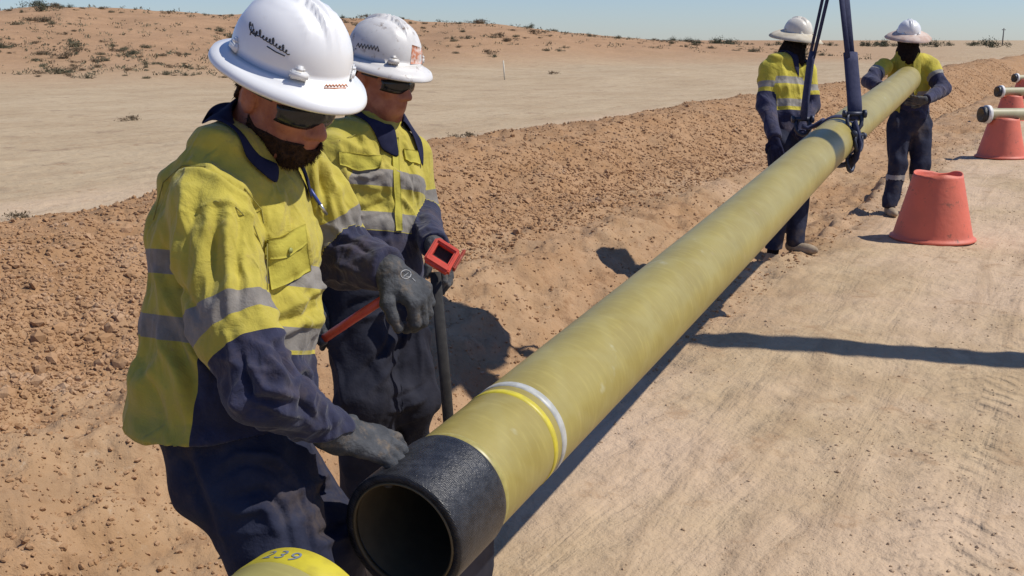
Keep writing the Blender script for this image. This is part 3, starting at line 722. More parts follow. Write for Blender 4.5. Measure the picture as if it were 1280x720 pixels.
# ------------------------------------------------------------------ worker 1 (nearest)
f1 = unit((.95, -.32, 0)); lat1 = np.cross(f1, (0, 0, 1))
hy = unit((.80, -.60, 0)); ph = RD(21); F1 = hy * cos(ph) - A(0, 0, sin(ph)); U1 = A(0, 0, cos(ph)) + hy * sin(ph)
head1 = P(357, 119, 2.0); brim1 = head1 + U1 * .070 - F1 * .004
st1 = [(P(320, 172, 2.06), .080, .072), (P(305, 200, 2.05), .145, .082), (P(298, 240, 2.05), .165, .122), (P(296, 300, 2.05), .175, .152), (P(292, 400, 2.04), .165, .165), (P(281, 480, 2.04), .172, .174), (P(276, 560, 2.04), .182, .180), (P(274, 620, 2.04), .182, .180)]
armR = dict(p=[P(262, 262, 1.90), P(290, 400, 1.84), P(330, 486, 1.79), P(420, 543, 1.93)], r=[.080, .074, .060, .042], D=V(.80, .26, .50), N=V(.10, -.80, -.60), side=-1,
            curl=[(.25, .45, .35), (.3, .5, .35), (.4, .5, .4), (.5, .55, .4)], spread=.12, s=1.08, tcurl=.45, tout=.75)
armL = dict(zn=(.175, .125), p=[P(372, 222, 2.22), P(400, 262, 2.26), P(425, 318, 2.30), P(484, 337, 2.20)], r=[.078, .078, .072, .046], D=V(.74, .60, -.1), N=V(.45, -.62, -.64), side=1,
            curl=[(.95, .95, .6), (.95, .95, .6), (.9, .95, .6), (.9, .9, .6)], spread=.10, s=1.05, tcurl=.45, tout=.6)
hipz = P(290, 600, 2.03)
gx = lambda x, y, z=0.09: A(x, y, ga(x, y) + z)
legs1 = [dict(p=[P(316, 590, 1.98), P(374, 765, 1.93), gx(-.38, 1.72)], r=[.112, .086, .075], toe=(.9, -.3)),
         dict(p=[P(325, 595, 2.12), P(404, 672, 2.12), gx(-.40, 2.12)], r=[.115, .085, .075], toe=(.9, -.3))]
folds1 = [((0, 0, 0), 0, V(.2, 1, 0), .055, 3.5, .0035, 1),
          (P(270, 330, 1.85), .14, V(.12, 1, 0), .045, 4.5, .010, 2),
          (P(225, 250, 2.0), .12, V(-.6, 1, 0), .05, 4, .007, 3),
          (P(375, 380, 2.0), .14, V(1, -.55, 0), .035, 3.5, .009, 4),
          (P(210, 480, 2.0), .18, V(.35, 1, 0), .07, 4, .010, 5),
          (P(330, 480, 1.80), .10, V(1, .1, 0), .035, 2.5, .010, 6),
          (P(390, 525, 1.86), .07, V(.6, -.8, 0), .03, 2.5, .007, 7),
          (P(360, 450, 2.0), .12, V(1, -.5, 0), .05, 3, .010, 8),
          (P(405, 250, 2.2), .10, V(.2, 1, 0), .03, 4, .010, 9),
          (P(430, 310, 2.25), .10, V(1, -.3, 0), .035, 2.5, .010, 10)]
cr1 = [([(192, 275), (204, 228), (228, 207), (257, 208), (306, 236), (327, 262), (334, 300), (334, 365)], .007, -.009), ([(198, 275), (210, 233), (230, 214), (256, 215), (300, 242), (320, 268), (326, 300)], .010, .006),
       ([(286, 250), (280, 300), (285, 345), (286, 400)], .011, .013), ([(299, 262), (298, 310), (300, 392)], .008, -.009), ([(306, 262), (318, 320), (320, 380)], .010, .008),
       ([(262, 258), (252, 310), (240, 368)], .013, .009), ([(272, 262), (266, 320), (262, 372)], .009, -.007), ([(235, 235), (222, 290), (220, 350)], .014, .008), ([(246, 240), (236, 300), (230, 350)], .009, -.006),
       ([(250, 260), (269, 251), (295, 259), (317, 282), (328, 312)], .007, .006), ([(278, 405), (284, 425), (288, 450)], .008, .006),
       ([(338, 375), (372, 352), (400, 326)], .010, -.010), ([(345, 392), (380, 376), (411, 345)], .009, .010), ([(345, 404), (380, 394), (412, 372)], .008, -.009), ([(340, 425), (378, 408), (410, 398)], .010, .007),
       ([(366, 262), (370, 300), (372, 330)], .007, -.007), ([(360, 264), (364, 296)], .006, .006), ([(352, 232), (352, 262), (345, 290)], .012, .006),
       ([(205, 395), (236, 462), (258, 540)], .013, -.010), ([(192, 405), (222, 470), (240, 545)], .014, .009), ([(172, 440), (192, 500), (212, 545)], .012, -.007), ([(225, 420), (262, 470)], .012, .009), ([(200, 300), (225, 360), (245, 400)], .012, -.008), ([(190, 330), (212, 385), (238, 425)], .012, .007),
       ([(299, 440), (313, 499), (363, 503)], .008, -.012), ([(309, 452), (330, 486), (370, 494)], .009, .010), ([(313, 499), (345, 512), (382, 521)], .008, .007), ([(380, 474), (376, 503), (388, 518)], .007, -.009), ([(390, 480), (386, 505), (396, 520)], .007, .007),
       ([(345, 430), (362, 452), (378, 472)], .009, -.009), ([(330, 440), (348, 462), (366, 480)], .010, .009), ([(300, 470), (290, 500), (310, 520)], .010, .007), ([(404, 505), (408, 530), (400, 548)], .006, .005), ([(415, 512), (418, 535), (412, 552)], .006, -.005),
       ([(388, 185), (391, 220), (393, 252)], .009, .009), ([(397, 190), (401, 215), (404, 240)], .007, -.008), ([(406, 200), (412, 222), (418, 240)], .008, .008), ([(392, 275), (420, 285), (440, 300)], .009, .007), ([(410, 300), (440, 305), (465, 318)], .009, -.008), ([(405, 330), (435, 332), (460, 345)], .009, .007), ([(438, 272), (452, 290), (470, 300)], .008, -.006)]
tcr1 = [([(265, 585), (300, 566), (340, 570), (372, 596), (388, 640)], .009, .009), ([(270, 600), (305, 580), (338, 584), (366, 610)], .008, -.008), ([(290, 622), (330, 612), (352, 636), (365, 690)], .010, -.010), ([(300, 640), (330, 632), (345, 665)], .010, .009),
        ([(240, 560), (262, 610), (285, 680)], .014, .009), ([(225, 565), (240, 600), (262, 650)], .012, -.008), ([(392, 606), (410, 594), (432, 596)], .008, .010), ([(396, 620), (414, 608), (434, 610)], .007, -.009), ([(398, 668), (416, 662), (436, 654)], .008, -.010), ([(398, 682), (418, 676), (438, 668)], .008, .009), ([(372, 610), (385, 650), (392, 700)], .008, -.008)]
w1 = person('w1', dict(creases=cr1, tcreases=tcr1, armk=.010, foot=A(-.42, 1.92, ga(-.42, 1.92)), label='nearest worker in white hard hat, hand on the black collar of the pipe', res=.0045, lat=lat1, F=F1, U=U1, head=head1,
    torso=st1, neck=P(322, 172, 2.06), neckoff=A(0, 0, .02), arms=[armR, armL], legs=legs1, pelvis=[(P(290, 515, 2.03), .165, .130), (P(306, 600, 2.03), .158, .112)],
    hem=(P(230, 534, 1.95), unit(V(.02, 1, .26))), folds=folds1, shirtmat='shirt',
    tfolds=[((0, 0, 0), 0, V(.2, 1, 0), .07, 2.5, .006, 20), (P(350, 610, 1.95), .16, V(1, -.2, 0), .06, 3, .006, 21), (P(405, 650, 2.1), .12, V(1, -.3, 0), .05, 3, .006, 22)],
    zones=std_zones(dict(f=f1, nav=.415, back=.045, bands=[(.265, .022), (.385, .022)], anav=.283, atape=.216, atw=.026))))

# ------------------------------------------------------------------ worker 2
f2 = unit((.75, -.66, 0)); lat2 = np.cross(f2, (0, 0, 1))
hy = unit((.82, -.57, 0)); ph = RD(12); F2 = hy * cos(ph) - A(0, 0, sin(ph)); U2 = A(0, 0, cos(ph)) + hy * sin(ph)
head2 = P(478, 97, 3.2); brim2 = head2 + U2 * .062 - F2 * .004
st2 = [(P(474, 152, 3.26), .085, .075), (P(468, 178, 3.26), .185, .095), (P(466, 230, 3.24), .175, .125), (P(466, 285, 3.24), .165, .13), (P(466, 335, 3.24), .165, .135), (P(466, 372, 3.24), .17, .14)]
arm2R = dict(p=[P(418, 196, 3.12), P(385, 290, 3.12), P(375, 365, 3.05)], r=[.080, .066, .045], D=V(.5, .6, 0), N=V(.3, -.7, -.5), side=-1, curl=[.4] * 4)
arm2L = dict(s=.92, p=[P(512, 196, 3.36), P(525, 270, 3.38), P(543, 306, 3.10)], r=[.072, .060, .043], D=V(.42, .75, -.12), N=V(.60, -.45, -.2), side=1, curl=[(.5, .7, .5)] * 4, spread=.1, tcurl=.4)
legs2 = [dict(p=[P(450, 352, 3.16), P(455, 500, 3.06), gx(-.44, 2.98)], r=[.118, .088, .078], toe=(.7, -.5)),
         dict(p=[P(484, 352, 3.30), P(510, 500, 3.18), gx(-.42, 3.30)], r=[.118, .088, .078], toe=(.7, -.5))]
cr2 = [([(424, 180), (430, 200), (432, 222)], .012, .010), ([(436, 212), (458, 214), (480, 206)], .008, -.009), ([(440, 220), (462, 222), (486, 214)], .009, .009), ([(482, 160), (478, 190), (482, 215)], .009, -.008), ([(506, 180), (512, 200), (520, 222)], .009, .009),
       ([(512, 206), (518, 235), (524, 262)], .009, -.008), ([(430, 255), (455, 262), (485, 250)], .009, -.009), ([(425, 262), (452, 270), (485, 262)], .010, .008), ([(505, 250), (515, 262), (524, 290)], .009, .009), ([(440, 300), (470, 305), (488, 300)], .010, .008)]
tcr2 = [([(420, 400), (440, 380), (480, 372), (520, 385)], .012, -.010), ([(425, 425), (450, 400), (490, 390)], .013, .011), ([(450, 470), (478, 440), (500, 395)], .012, -.012), ([(462, 490), (492, 455), (512, 410)], .013, .012), ([(415, 440), (425, 470), (432, 505)], .012, .010), ([(490, 500), (515, 490), (535, 478)], .010, -.011), ([(488, 515), (512, 507), (534, 498)], .010, .011), ([(520, 400), (526, 440), (530, 470)], .010, .009)]
w2 = person('w2', dict(creases=cr2, tcreases=tcr2, armk=.012, foot=A(-.43, 3.1, ga(-.43, 3.1)), label='second worker in scuffed white hard hat, gripping the red shovel handle behind the nearest worker', res=.0055, lat=lat2, F=F2, U=U2, head=head2,
    torso=st2, neck=P(475, 146, 3.26), arms=[arm2R, arm2L], legs=legs2, pelvis=[(P(466, 340, 3.24), .16, .125), (P(466, 385, 3.23), .165, .13)],
    hem=(P(466, 352, 3.2), A(0, 0, -1.)), shirtmat='shirt',
    folds=[((0, 0, 0), 0, V(.2, 1, 0), .06, 3, .004, 31), (P(455, 205, 3.1), .14, V(1, .3, 0), .045, 3, .010, 32), (P(500, 240, 3.1), .12, V(.5, 1, 0), .04, 3, .010, 33), (P(460, 300, 3.1), .15, V(1, .1, 0), .05, 3, .008, 34)],
    tmat='black_trousers', tfolds=[((0, 0, 0), 0, V(.2, 1, 0), .07, 2.5, .008, 40), (P(460, 420, 3.1), .3, V(.9, -.5, 0), .07, 3.5, .008, 41), (P(510, 500, 3.1), .15, V(1, -.2, 0), .06, 3, .008, 42)],
    zones=std_zones(dict(f=f2, nav=.355, back=None, bands=[(.195, .026), (.325, .028)], anav=.19, atape=.14, atw=.025))))

# ------------------------------------------------------------------ worker 3 (left far)
f3 = unit((.55, -.83, 0)); lat3 = np.cross(f3, (0, 0, 1)); ph = RD(12)
F3 = f3 * cos(ph) - A(0, 0, sin(ph)); U3 = A(0, 0, cos(ph)) + f3 * sin(ph)
D3 = 8.45
brim3 = P(997, 41, D3); head3 = brim3 - U3 * .055
st3 = [(P(987, 70, D3), .085, .075), (P(984, 80, D3), .20, .10), (P(984, 112, D3), .195, .13), (P(986, 145, D3), .175, .13), (P(988, 172, D3), .175, .14)]
legs3 = [dict(p=[P(977, 178, D3 - .08), P(978, 240, D3 - .15), gx(2.08, 8.15)], r=[.115, .085, .075], toe=(.6, -.8)),
         dict(p=[P(999, 178, D3), P(998, 240, D3 - .1), gx(2.27, 8.22)], r=[.115, .085, .075], toe=(.7, -.7))]
w3 = person('w3', dict(foot=A(2.2, 8.25, ga(2.2, 8.25)), label='far worker in cream wide brim hard hat, standing left of the sling straps', res=.010, lat=lat3, F=F3, U=U3, head=head3,
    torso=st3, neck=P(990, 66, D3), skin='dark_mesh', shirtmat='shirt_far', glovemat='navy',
    arms=[dict(p=[P(961, 88, D3 - .05), P(957, 130, D3 - .1), P(968, 172, D3 - .3)], r=[.085, .070, .05], D=V(.15, 1, -.2), N=V(-.3, 0, -1), side=1, curl=[.3] * 4),
          dict(p=[P(1009, 90, D3), P(1013, 132, D3), P(1003, 168, D3 - .25)], r=[.085, .070, .05], D=V(.3, 1, -.2), N=V(.3, 0, -1), side=-1, curl=[.3] * 4)],
    legs=legs3, pelvis=[(P(987, 165, D3), .17, .13), (P(988, 185, D3), .17, .13)], hem=(P(987, 190, D3), A(0, 0, -1.)),
    folds=[((0, 0, 0), 0, V(.3, 1, 0), .09, 3, .011, 51)], tmat='trousers', tfolds=[((0, 0, 0), 0, V(.2, 1, 0), .10, 3, .013, 52)],
    zones=std_zones(dict(f=f3, nav=.46, back=None, bands=[(.22, .03), (.40, .03)], anav=.20, atape=.14, atw=.025))))

# ------------------------------------------------------------------ worker 4 (right far, hugging the pipe end)
f4 = unit((-.12, -.99, 0)); lat4 = np.cross(f4, (0, 0, 1)); ph = RD(14)
F4 = f4 * cos(ph) - A(0, 0, sin(ph)); U4 = A(0, 0, cos(ph)) + f4 * sin(ph)
D4 = 10.0
brim4 = P(1136, 41, D4 - .05); head4 = brim4 - U4 * .055
st4 = [(P(1134, 66, D4 + .02), .085, .075), (P(1135, 77, D4 + .06), .205, .10), (P(1136, 100, D4 + .1), .20, .13), (P(1137, 128, D4 + .1), .175, .13), (P(1137, 150, D4 + .1), .175, .14)]
legs4 = [dict(p=[P(1125, 158, D4 + .08), P(1122, 205, D4 + .02), gx(3.64, 9.92)], r=[.115, .085, .075], toe=(-.1, -1)),
         dict(p=[P(1149, 158, D4 + .08), P(1150, 205, D4 + .04), gx(3.92, 10.0)], r=[.115, .085, .075], toe=(.15, -1))]
def tz4(v): return {}
w4 = person('w4', dict(foot=A(3.78, 9.95, ga(3.78, 9.95)), label='far worker in white hard hat hugging the raised far end of the pipe', res=.011, lat=lat4, F=F4, U=U4, head=head4,
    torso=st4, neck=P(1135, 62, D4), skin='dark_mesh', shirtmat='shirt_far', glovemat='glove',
    arms=[dict(p=[P(1104, 84, D4), P(1087, 101, D4 - .12), P(1101, 108, D4 - .35)], r=[.085, .075, .052], D=V(1, .15, .1), N=V(0, -.9, -.4), side=1, curl=[.3] * 4),
          dict(p=[P(1163, 84, D4 + .02), P(1178, 112, D4 - .1), P(1157, 125, D4 - .36)], r=[.085, .075, .052], D=V(-1, .1, -.15), N=V(0, .5, -.8), side=-1, curl=[.3] * 4)],
    legs=legs4, pelvis=[(P(1137, 142, D4 + .08), .17, .13), (P(1137, 162, D4 + .08), .175, .13)], hem=(P(1137, 148, D4), A(0, 0, -1.)),
    folds=[((0, 0, 0), 0, V(.3, 1, 0), .09, 3, .011, 61)], tmat='trousers', tfolds=[((0, 0, 0), 0, V(.2, 1, 0), .10, 3, .014, 62)],
    zones=std_zones(dict(f=f4, nav=.44, back=None, bands=[(.40, .02)], anav=.14, atape=.12, atw=.02))))

# ------------------------------------------------------------------ hats, faces, collars, sewn details
rngb = np.random.default_rng(11)
def collar(p, nk, up, back, rad=.070, mat='navy', tip=.075, root=None, name='collar'):
    """turned-down collar: standing band whose outer flap lies on the shirt"""
    up = unit(up); back = unit(back - (back @ up) * up); rt = np.cross(back, up); v, f, bv = p['shirt']; rows = [[], [], [], [], []]; n = 41
    for i in range(n):
        a = RD(-158) + RD(316) * i / (n - 1); d = back * cos(a) + rt * sin(a); fr = sst(.35, 1, abs(a) / RD(158))
        top = nk + up * (.048 - .030 * fr) + d * rad; o1 = nk + up * (.050 - .030 * fr) + d * (rad + .009)
        def drop(rd, lift):
            hit = bv.ray_cast(Vector(nk + up * .25 + d * rd), Vector(-up))
            if hit[0] is None: return nk + d * rd
            return np.array(hit[0]) + np.array(hit[1]) * lift
        o2 = drop(rad + .018 + .004 * fr, .017); q3 = drop(rad + .036 + tip * .55 * fr ** 2, .008); qm = drop(rad + .028 + tip * .28 * fr ** 2, .013)
        if (o2 - nk) @ up > .04: o2 = o2 - up * ((o2 - nk) @ up - .04)
        for r_, x in zip(rows, (top, o1, o2, qm, q3)): r_.append(x)
    inner = [nk - up * .03 + (x - nk - ((x - nk) @ up) * up) * .98 for x in rows[0]]
    vv = np.array(inner + rows[0] + rows[1] + rows[2] + rows[3] + rows[4]); ff = []
    for j in range(5):
        for i in range(n - 1): ff.append((j * n + i, j * n + i + 1, (j + 1) * n + i + 1, (j + 1) * n + i))
    o = mk(name, vv, ff, M[mat], p['so']); mo = o.modifiers.new('thickness', 'SOLIDIFY'); mo.thickness = .003
    sb = o.modifiers.new('smooth', 'SUBSURF'); sb.levels = sb.render_levels = 1
    return o
def face_hair(p, spec, name, mat, h=.004, thick=.008, hairs=0):
    """beard or hair grown from the head surface; spec(f,r,u) <0 where it grows, in head coordinates"""
    L = p['L']; c = L(0, 0, 0); R = p['HR']; hf = p['hf']
    def fn(q):
        l = (q - c) @ R.T; return np.maximum(hf(q) - thick - .0035 * fbm(q * 60, 3, 71), spec(l))
    v, f = nets(fn, c - .22, c + .2, h); parts = [(v, f.tolist())]
    if hairs:
        nr = vnorm(v, f); k = rngb.choice(len(v), hairs); k = k[hf(v[k]) > thick * .5]; hv = []; hf_ = []
        for i, j in enumerate(k):
            t = unit(nr[j] * .55 - R[2] * .7 + rngb.normal(0, .28, 3)); s = unit(np.cross(t, rngb.normal(0, 1, 3))) * .0009; l_ = rngb.uniform(.006, .014)
            b0 = v[j] - nr[j] * .002; hv += [b0 - s, b0 + s, b0 + t * l_]; hf_.append((3 * i, 3 * i + 1, 3 * i + 2))
        parts.append((np.array(hv), hf_))
    vv, ff = join(parts); return mk(name, vv, ff, M[mat], p['root'])
def scribble(lines, bv, name, mat, parent, r=.0012, zfall=2.0, off=.0006):
    parts = []
    for ln in lines:
        pts = []
        for (x, y) in ln:
            d = (Vector(P(x, y, 1.0)) - CAMP).normalized(); h = bv.ray_cast(CAMP, d)
            if h[0] is None: continue
            nn = h[1] if h[1].dot(d) < 0 else -h[1]; pts.append(np.array(h[0] + nn * off))
        if len(pts) > 1: parts.append(tube(pts, r, 6))
    if parts: v, f = join(parts); return mk(name, v, f, M[mat], parent)

# worker 1
p = w1; L = p['L']
hh, hv, hf2 = hat('hard_hat', brim1 - U1 * .004, F1, U1, M['white_plastic'], p['root'], brim=(.158, .143), droop=.04)
hb = bvh_of(hv, hf2)
glasses(L, head1, p['root'])
beard_spec = lambda l: np.maximum.reduce([l[:, 2] - (-.056 - .10 * np.clip(l[:, 0] - .035, 0, .03) + .75 * np.clip(.012 - l[:, 0], 0, .05)), .004 - l[:, 0] - .016, -.150 - l[:, 2] + 0 * l[:, 0],
                              .011 - np.linalg.norm((l - A(.098, 0, -.063)) / A(1.2, 1.9, .62), axis=1)])
face_hair(p, beard_spec, 'beard', 'beard', .0035, .0035, 6000)
face_hair(p, lambda l: np.maximum.reduce([l[:, 0] - .005 - .3 * np.clip(l[:, 2], 0, .2), -l[:, 2] - .045, .6 * (l[:, 0] + .03) - (l[:, 2] - .02) * .5]), 'hair', 'beard', .004, .005, 1500)
collar(p, P(322, 176, 2.05), head1 - P(322, 172, 2.06), -F1, .072, tip=.075)
sv, sf, sb = p['shirt']
def sewn(name, a, b_, p, mat='yellow', th=.002, off=.002, n=20, m=8, label=None):
    v, f = patch(a, b_, p['shirt'][2], off, th, n, m); return mk(name, v, f, M[mat], p['so'], label=label)
pk = sewn('pocket', [(334, 316), (382, 298)], [(338, 362), (388, 340)], p)
fl = sewn('pocket_flap', [(331, 300), (354, 294), (379, 282)], [(334, 322), (357, 322), (382, 302)], p, off=.005)
v, f = tube([np.array(P(357, 315, 1.87)) , np.array(P(357, 315, 1.862))], .006, 12)
d = (Vector(P(358, 312, 1)) - CAMP).normalized(); hit = sb.ray_cast(CAMP, d)
if hit[0]:
    b0 = np.array(hit[0]) + np.array(hit[1]) * .008; v, f = tube([b0, b0 + np.array(hit[1]) * .003], .0055, 14); mk('button', v, f, M['button'], p['so'])
# pen clipped on the left sleeve pocket
for q0, q1, mt in (((388, 237), (404, 262), 'blue_plastic'), ((400, 256), (408, 268), 'silver')):
    pts = []
    for q in (q0, q1):
        d = (Vector(P(q[0], q[1], 1)) - CAMP).normalized(); hit = sb.ray_cast(CAMP, d); pts.append(np.array(hit[0]) - np.array(d) * .008 if hit[0] else P(q[0], q[1], 2.15))
    v, f = tube(pts, .004, 8); mk('pen', v, f, M[mt], p['so'])
# handwriting on the helmet and the small front badge
word = []; amp = [6, 2.6, 2.6, 5, 2.4, 2.6, 3, 5, 2.4, 2.4, 4.5, 2.4]; ln = []
for k in range(12 * 10):
    t = k / 10; a_ = amp[int(t)]; bx = 312 + t * 4.1; by = 36 + t * 2.55
    ln.append((bx + 1.9 * cos(2 * pi * t), by - a_ * .9 * sin(2 * pi * t) - (a_ - 2.4)))
word.append(ln); word.append([(313, 44), (316, 30), (320, 46), (314, 40)]); word.append([(334, 58), (345, 65), (356, 70)])
scribble(word, hb, 'handwriting', 'ink', hh, .0011)
scribble([[(x, 108), (x + 2, 105.5), (x + 4, 108.5)] for x in range(406, 432, 4)] + [[(405, 110), (418, 110.5), (432, 110)]], hb, 'badge', 'orange_ink', hh, .0011)
# worker 2
p = w2
hh2, hv, hf2 = hat('hard_hat', brim2 - U2 * .004, F2, U2, M['dirty_plastic'], p['root'], brim=(.156, .142), droop=.04); hb = bvh_of(hv, hf2)
glasses(p['L'], head2, p['root'])
face_hair(p, lambda l: np.maximum.reduce([l[:, 0] - .005 - .3 * np.clip(l[:, 2], 0, .2), -l[:, 2] - .045, .6 * (l[:, 0] + .03) - (l[:, 2] - .02) * .5]), 'hair', 'beard', .0045, .005)
stub_ = lambda l: np.maximum.reduce([l[:, 2] + .045, .01 - l[:, 0], -.14 - l[:, 2], .011 - np.linalg.norm((l - A(.098, 0, -.063)) / A(1.2, 1.9, .62), axis=1)])
collar(p, P(475, 152, 3.25), head2 - P(475, 148, 3.26), -F2, .070, mat='navy', tip=.07)
pl = sewn('placket', [(489, 172), (491, 220), (493, 258), (494, 288)], [(497, 172), (499, 220), (501, 258), (502, 288)], p, th=.002, off=.003, n=24, m=5)
sewn('pocket_flap', [(425, 190), (450, 192), (476, 196)], [(426, 206), (450, 213), (475, 210)], p, off=.005)
sewn('pocket_flap', [(504, 186), (524, 190)], [(505, 200), (523, 206)], p, off=.005, n=12)
scribble([[(446 + k * 4, 58 + k * .6), (448 + k * 4, 54 + k * .6), (449.5 + k * 4, 60 + k * .6)] for k in range(7)] + [[(444, 61), (474, 64)]], hb, 'handwriting', 'ink', hh2, .0016)
a = [(515, 56), (527, 60)]; b_ = [(513, 80), (528, 80)]
v, f = patch(a, b_, hb, .0004, .0006, 8, 6); mk('front_badge', v, f, simple('orange_sticker', (.55, .20, .10), .5, (.70, .55, .48), 60, (.4, .6)), hh2)
# far workers
for p, br, Fx, Ux, hd, nk, mt, bm_ in ((w3, brim3, F3, U3, head3, P(990, 67, D3), 'cream', 'brim_cloth'), (w4, brim4, F4, U4, head4, P(1135, 63, D4), 'white_plastic', 'brim_red')):
    h3, _, _ = hat('hard_hat', br - Ux * .002, Fx, Ux, M[mt], p['root'], brim=(.150, .132), n=64)
    # cloth sun brim hung round the hat
    n = 64; v = []; f = []; Rt = np.cross(Fx, Ux)
    for j, (q, hgt_) in enumerate(((.10, .012), (.15, -.002), (.19, -.022), (.215, -.045), (.213, -.048), (.186, -.027), (.14, -.008))):
        for k in range(n):
            a = 2 * pi * k / n; wv_ = 1 + .03 * sin(3 * a + 1) ; v.append(br + Fx * q * 1.04 * cos(a) + Rt * q * wv_ * sin(a) + Ux * (hgt_ + .008 * sin(2 * a + .6) * (q / .2)))
    for j in range(6):
        for k in range(n): f.append((j * n + k, j * n + (k + 1) % n, (j + 1) * n + (k + 1) % n, (j + 1) * n + k))
    mk('sun_brim', v, f, M[bm_], h3)
    # neck flap of the face net
    v, f = nets(lambda q: np.maximum(uni([cap(hd - Ux * .03, nk + A(0, 0, -.02), .088, .105), cap(nk, nk - A(0, 0, .05) - Fx * -.05, .10, .07)], .03)(q), (q - hd) @ Ux - .03), hd - .3, hd + .2, .01)
    v = v + vnorm(v, f) * wrinkle(v, [((0, 0, 0), 0, A(.2, 0, 1), .05, 3, .007, 77)])[:, None]
    mk('face_net', v, f, M['dark_mesh'], p['root']); glasses(p['L'], hd, p['root'])
    collar(p, nk - A(0, 0, .01), A(0, 0, 1), -Fx, .082, mat='yellow' if p is w4 else 'navy', tip=.06)
# reflective ankle tape on the far worker's trousers
def shell_band(p, key, par, name, mat, sel, lift=.004):
    v, f = p[key]; nr = vnorm(v, f); m_ = sel(v); ff = f[m_[f].all(1)]; used = np.unique(ff); mp = -np.ones(len(v), int); mp[used] = np.arange(len(used))
    return mk(name, (v + nr * lift)[used], mp[ff], mat, par)
TP = simple('grey_tape', (.30, .28, .26), .6)
for l in legs4:
    k_, a_ = l['p'][1], l['p'][2]; zc = k_[2] - .12; xc = (k_[0] + a_[0]) / 2
    shell_band(w4, 'trous', w4['to'], 'reflective_tape', TP, lambda v: (np.abs(v[:, 2] - zc) < .03) & (np.abs(v[:, 0] - xc) < .13))
# printed mark on worker 1's left glove
go, gv, gff, gq = w1['gloves'][1]; gb = bvh_of(gv, gff)
ring = [(507 + 6.5 * cos(a), 343 + 5.5 * sin(a)) for a in np.linspace(0, 2 * pi, 18)]
scribble([ring, [(503, 340), (510, 341), (504, 346), (511, 346)], [(515, 348), (519, 352)]], gb, 'printed_mark', 'glove_mark', go, .0011)

# ------------------------------------------------------------------ lifting sling
sl = empty('lifting_sling', P(1043, -62, 6.25), 'navy webbing lifting sling with shackles choked around the pipe', 'sling')
SP = PA + PD * 5.02; SP = sagged(SP[None])[0]
pr = [(PR - .004, -.036), (PR + .005, -.034), (PR + .008, 0), (PR + .005, .034), (PR - .004, .036)]
tilt = unit(PD + A(0, 0, .10)); TF = np.array([unit(np.cross(tilt, (0, 0, 1))), np.cross(unit(np.cross(tilt, (0, 0, 1))), tilt), tilt])
v, f = lathe(SP, TF, pr, 64); mk('choker_band', v, f, M['sling'], sl)
ap = P(1043, -62, 6.25)
def strap(name, pts, w_, t_, mat='sling'):
    pts = [A(*q) for q in pts]; v, f = tube(pts, 1.0, 12, True, (w_ / 2, t_ / 2)); return mk(name, v, f, M[mat], sl)
strap('webbing_leg', [ap + A(-.012, 0, 0), P(1034, 0, 6.28), P(1017, 72, 6.36)], .050, .018)
strap('webbing_leg', [ap + A(-.002, .02, 0), P(1028, 0, 6.40), P(1012, 72, 6.46)], .034, .018)
strap('webbing_leg', [ap + A(.012, 0, 0), P(1057, 0, 6.22), P(1063, 72, 6.16)], .056, .018)
strap('webbing_leg', [ap + A(.004, -.02, 0), P(1052, 0, 6.18), P(1060, 72, 6.12)], .034, .018)
strap('sling_sleeve', [P(1016, 66, 6.38), P(1013, 78, 6.38), P(1007, 125, 6.40), P(1004, 150, 6.42)], .088, .04)
strap('sling_sleeve', [P(1063, 66, 6.14), P(1064, 78, 6.13), P(1068, 125, 6.10), P(1069, 150, 6.08)], .088, .04)
def shackle(c, R, s=1.0):
    rt = lambda x, y, z: c + s * (x * R[0] + y * R[1] + z * R[2]); pts = [rt(-.032, 0, .05), rt(-.042, 0, .015), rt(-.040, 0, -.02), rt(-.022, 0, -.045), rt(0, 0, -.053), rt(.022, 0, -.045), rt(.040, 0, -.02), rt(.042, 0, .015), rt(.032, 0, .05)]
    v1 = tube(pts, .013 * s, 10); v2 = tube([rt(-.062, 0, .045), rt(.062, 0, .045)], .014 * s, 10); v3 = tube([rt(.050, 0, .045), rt(.068, 0, .045)], .024 * s, 8); v4 = tube([rt(-.066, 0, .045), rt(-.05, 0, .045)], .022 * s, 8)
    v, f = join([v1, v2, v3, v4]); return mk('shackle', v, f, M['steel'], sl)
RC = np.array([V(1, 0, 0), V(0, 0, 1), V(0, -1, 0)]); RC2 = np.array([unit(V(.7, 0, .7)), unit(V(-.7, 0, .7)), V(0, -1, 0)])
shackle(P(1068, 152, 6.06), RC, 1.0); shackle(P(1073, 178, 6.04), RC2, .95); shackle(P(1003, 158, 6.42), RC, 1.0)
strap('webbing_tail', [P(1068, 154, 6.07), P(1071, 168, 6.04), P(1074, 180, 6.04), P(1070, 196, 6.06), P(1063, 204, 6.12)], .075, .03)
strap('webbing_tail', [P(1063, 204, 6.12), P(1050, 207, 6.22), P(1036, 200, 6.34)], .07, .03)
strap('webbing_tail', [P(1003, 158, 6.42), P(1010, 160, 6.42), P(1019, 157, 6.40), P(1030, 150, 6.36)], .07, .03)
shackle(P(1063, 204, 6.10), RC2, .9)
v, f = tube([ap + A(-.05, 0, -.01), ap + A(-.065, 0, .05), ap + A(-.03, 0, .11), ap + A(.03, 0, .11), ap + A(.065, 0, .05), ap + A(.05, 0, -.01), ap + A(0, 0, -.045), ap + A(-.05, 0, -.01)], .016, 12); mk('master_link', v, f, M['steel'], sl)

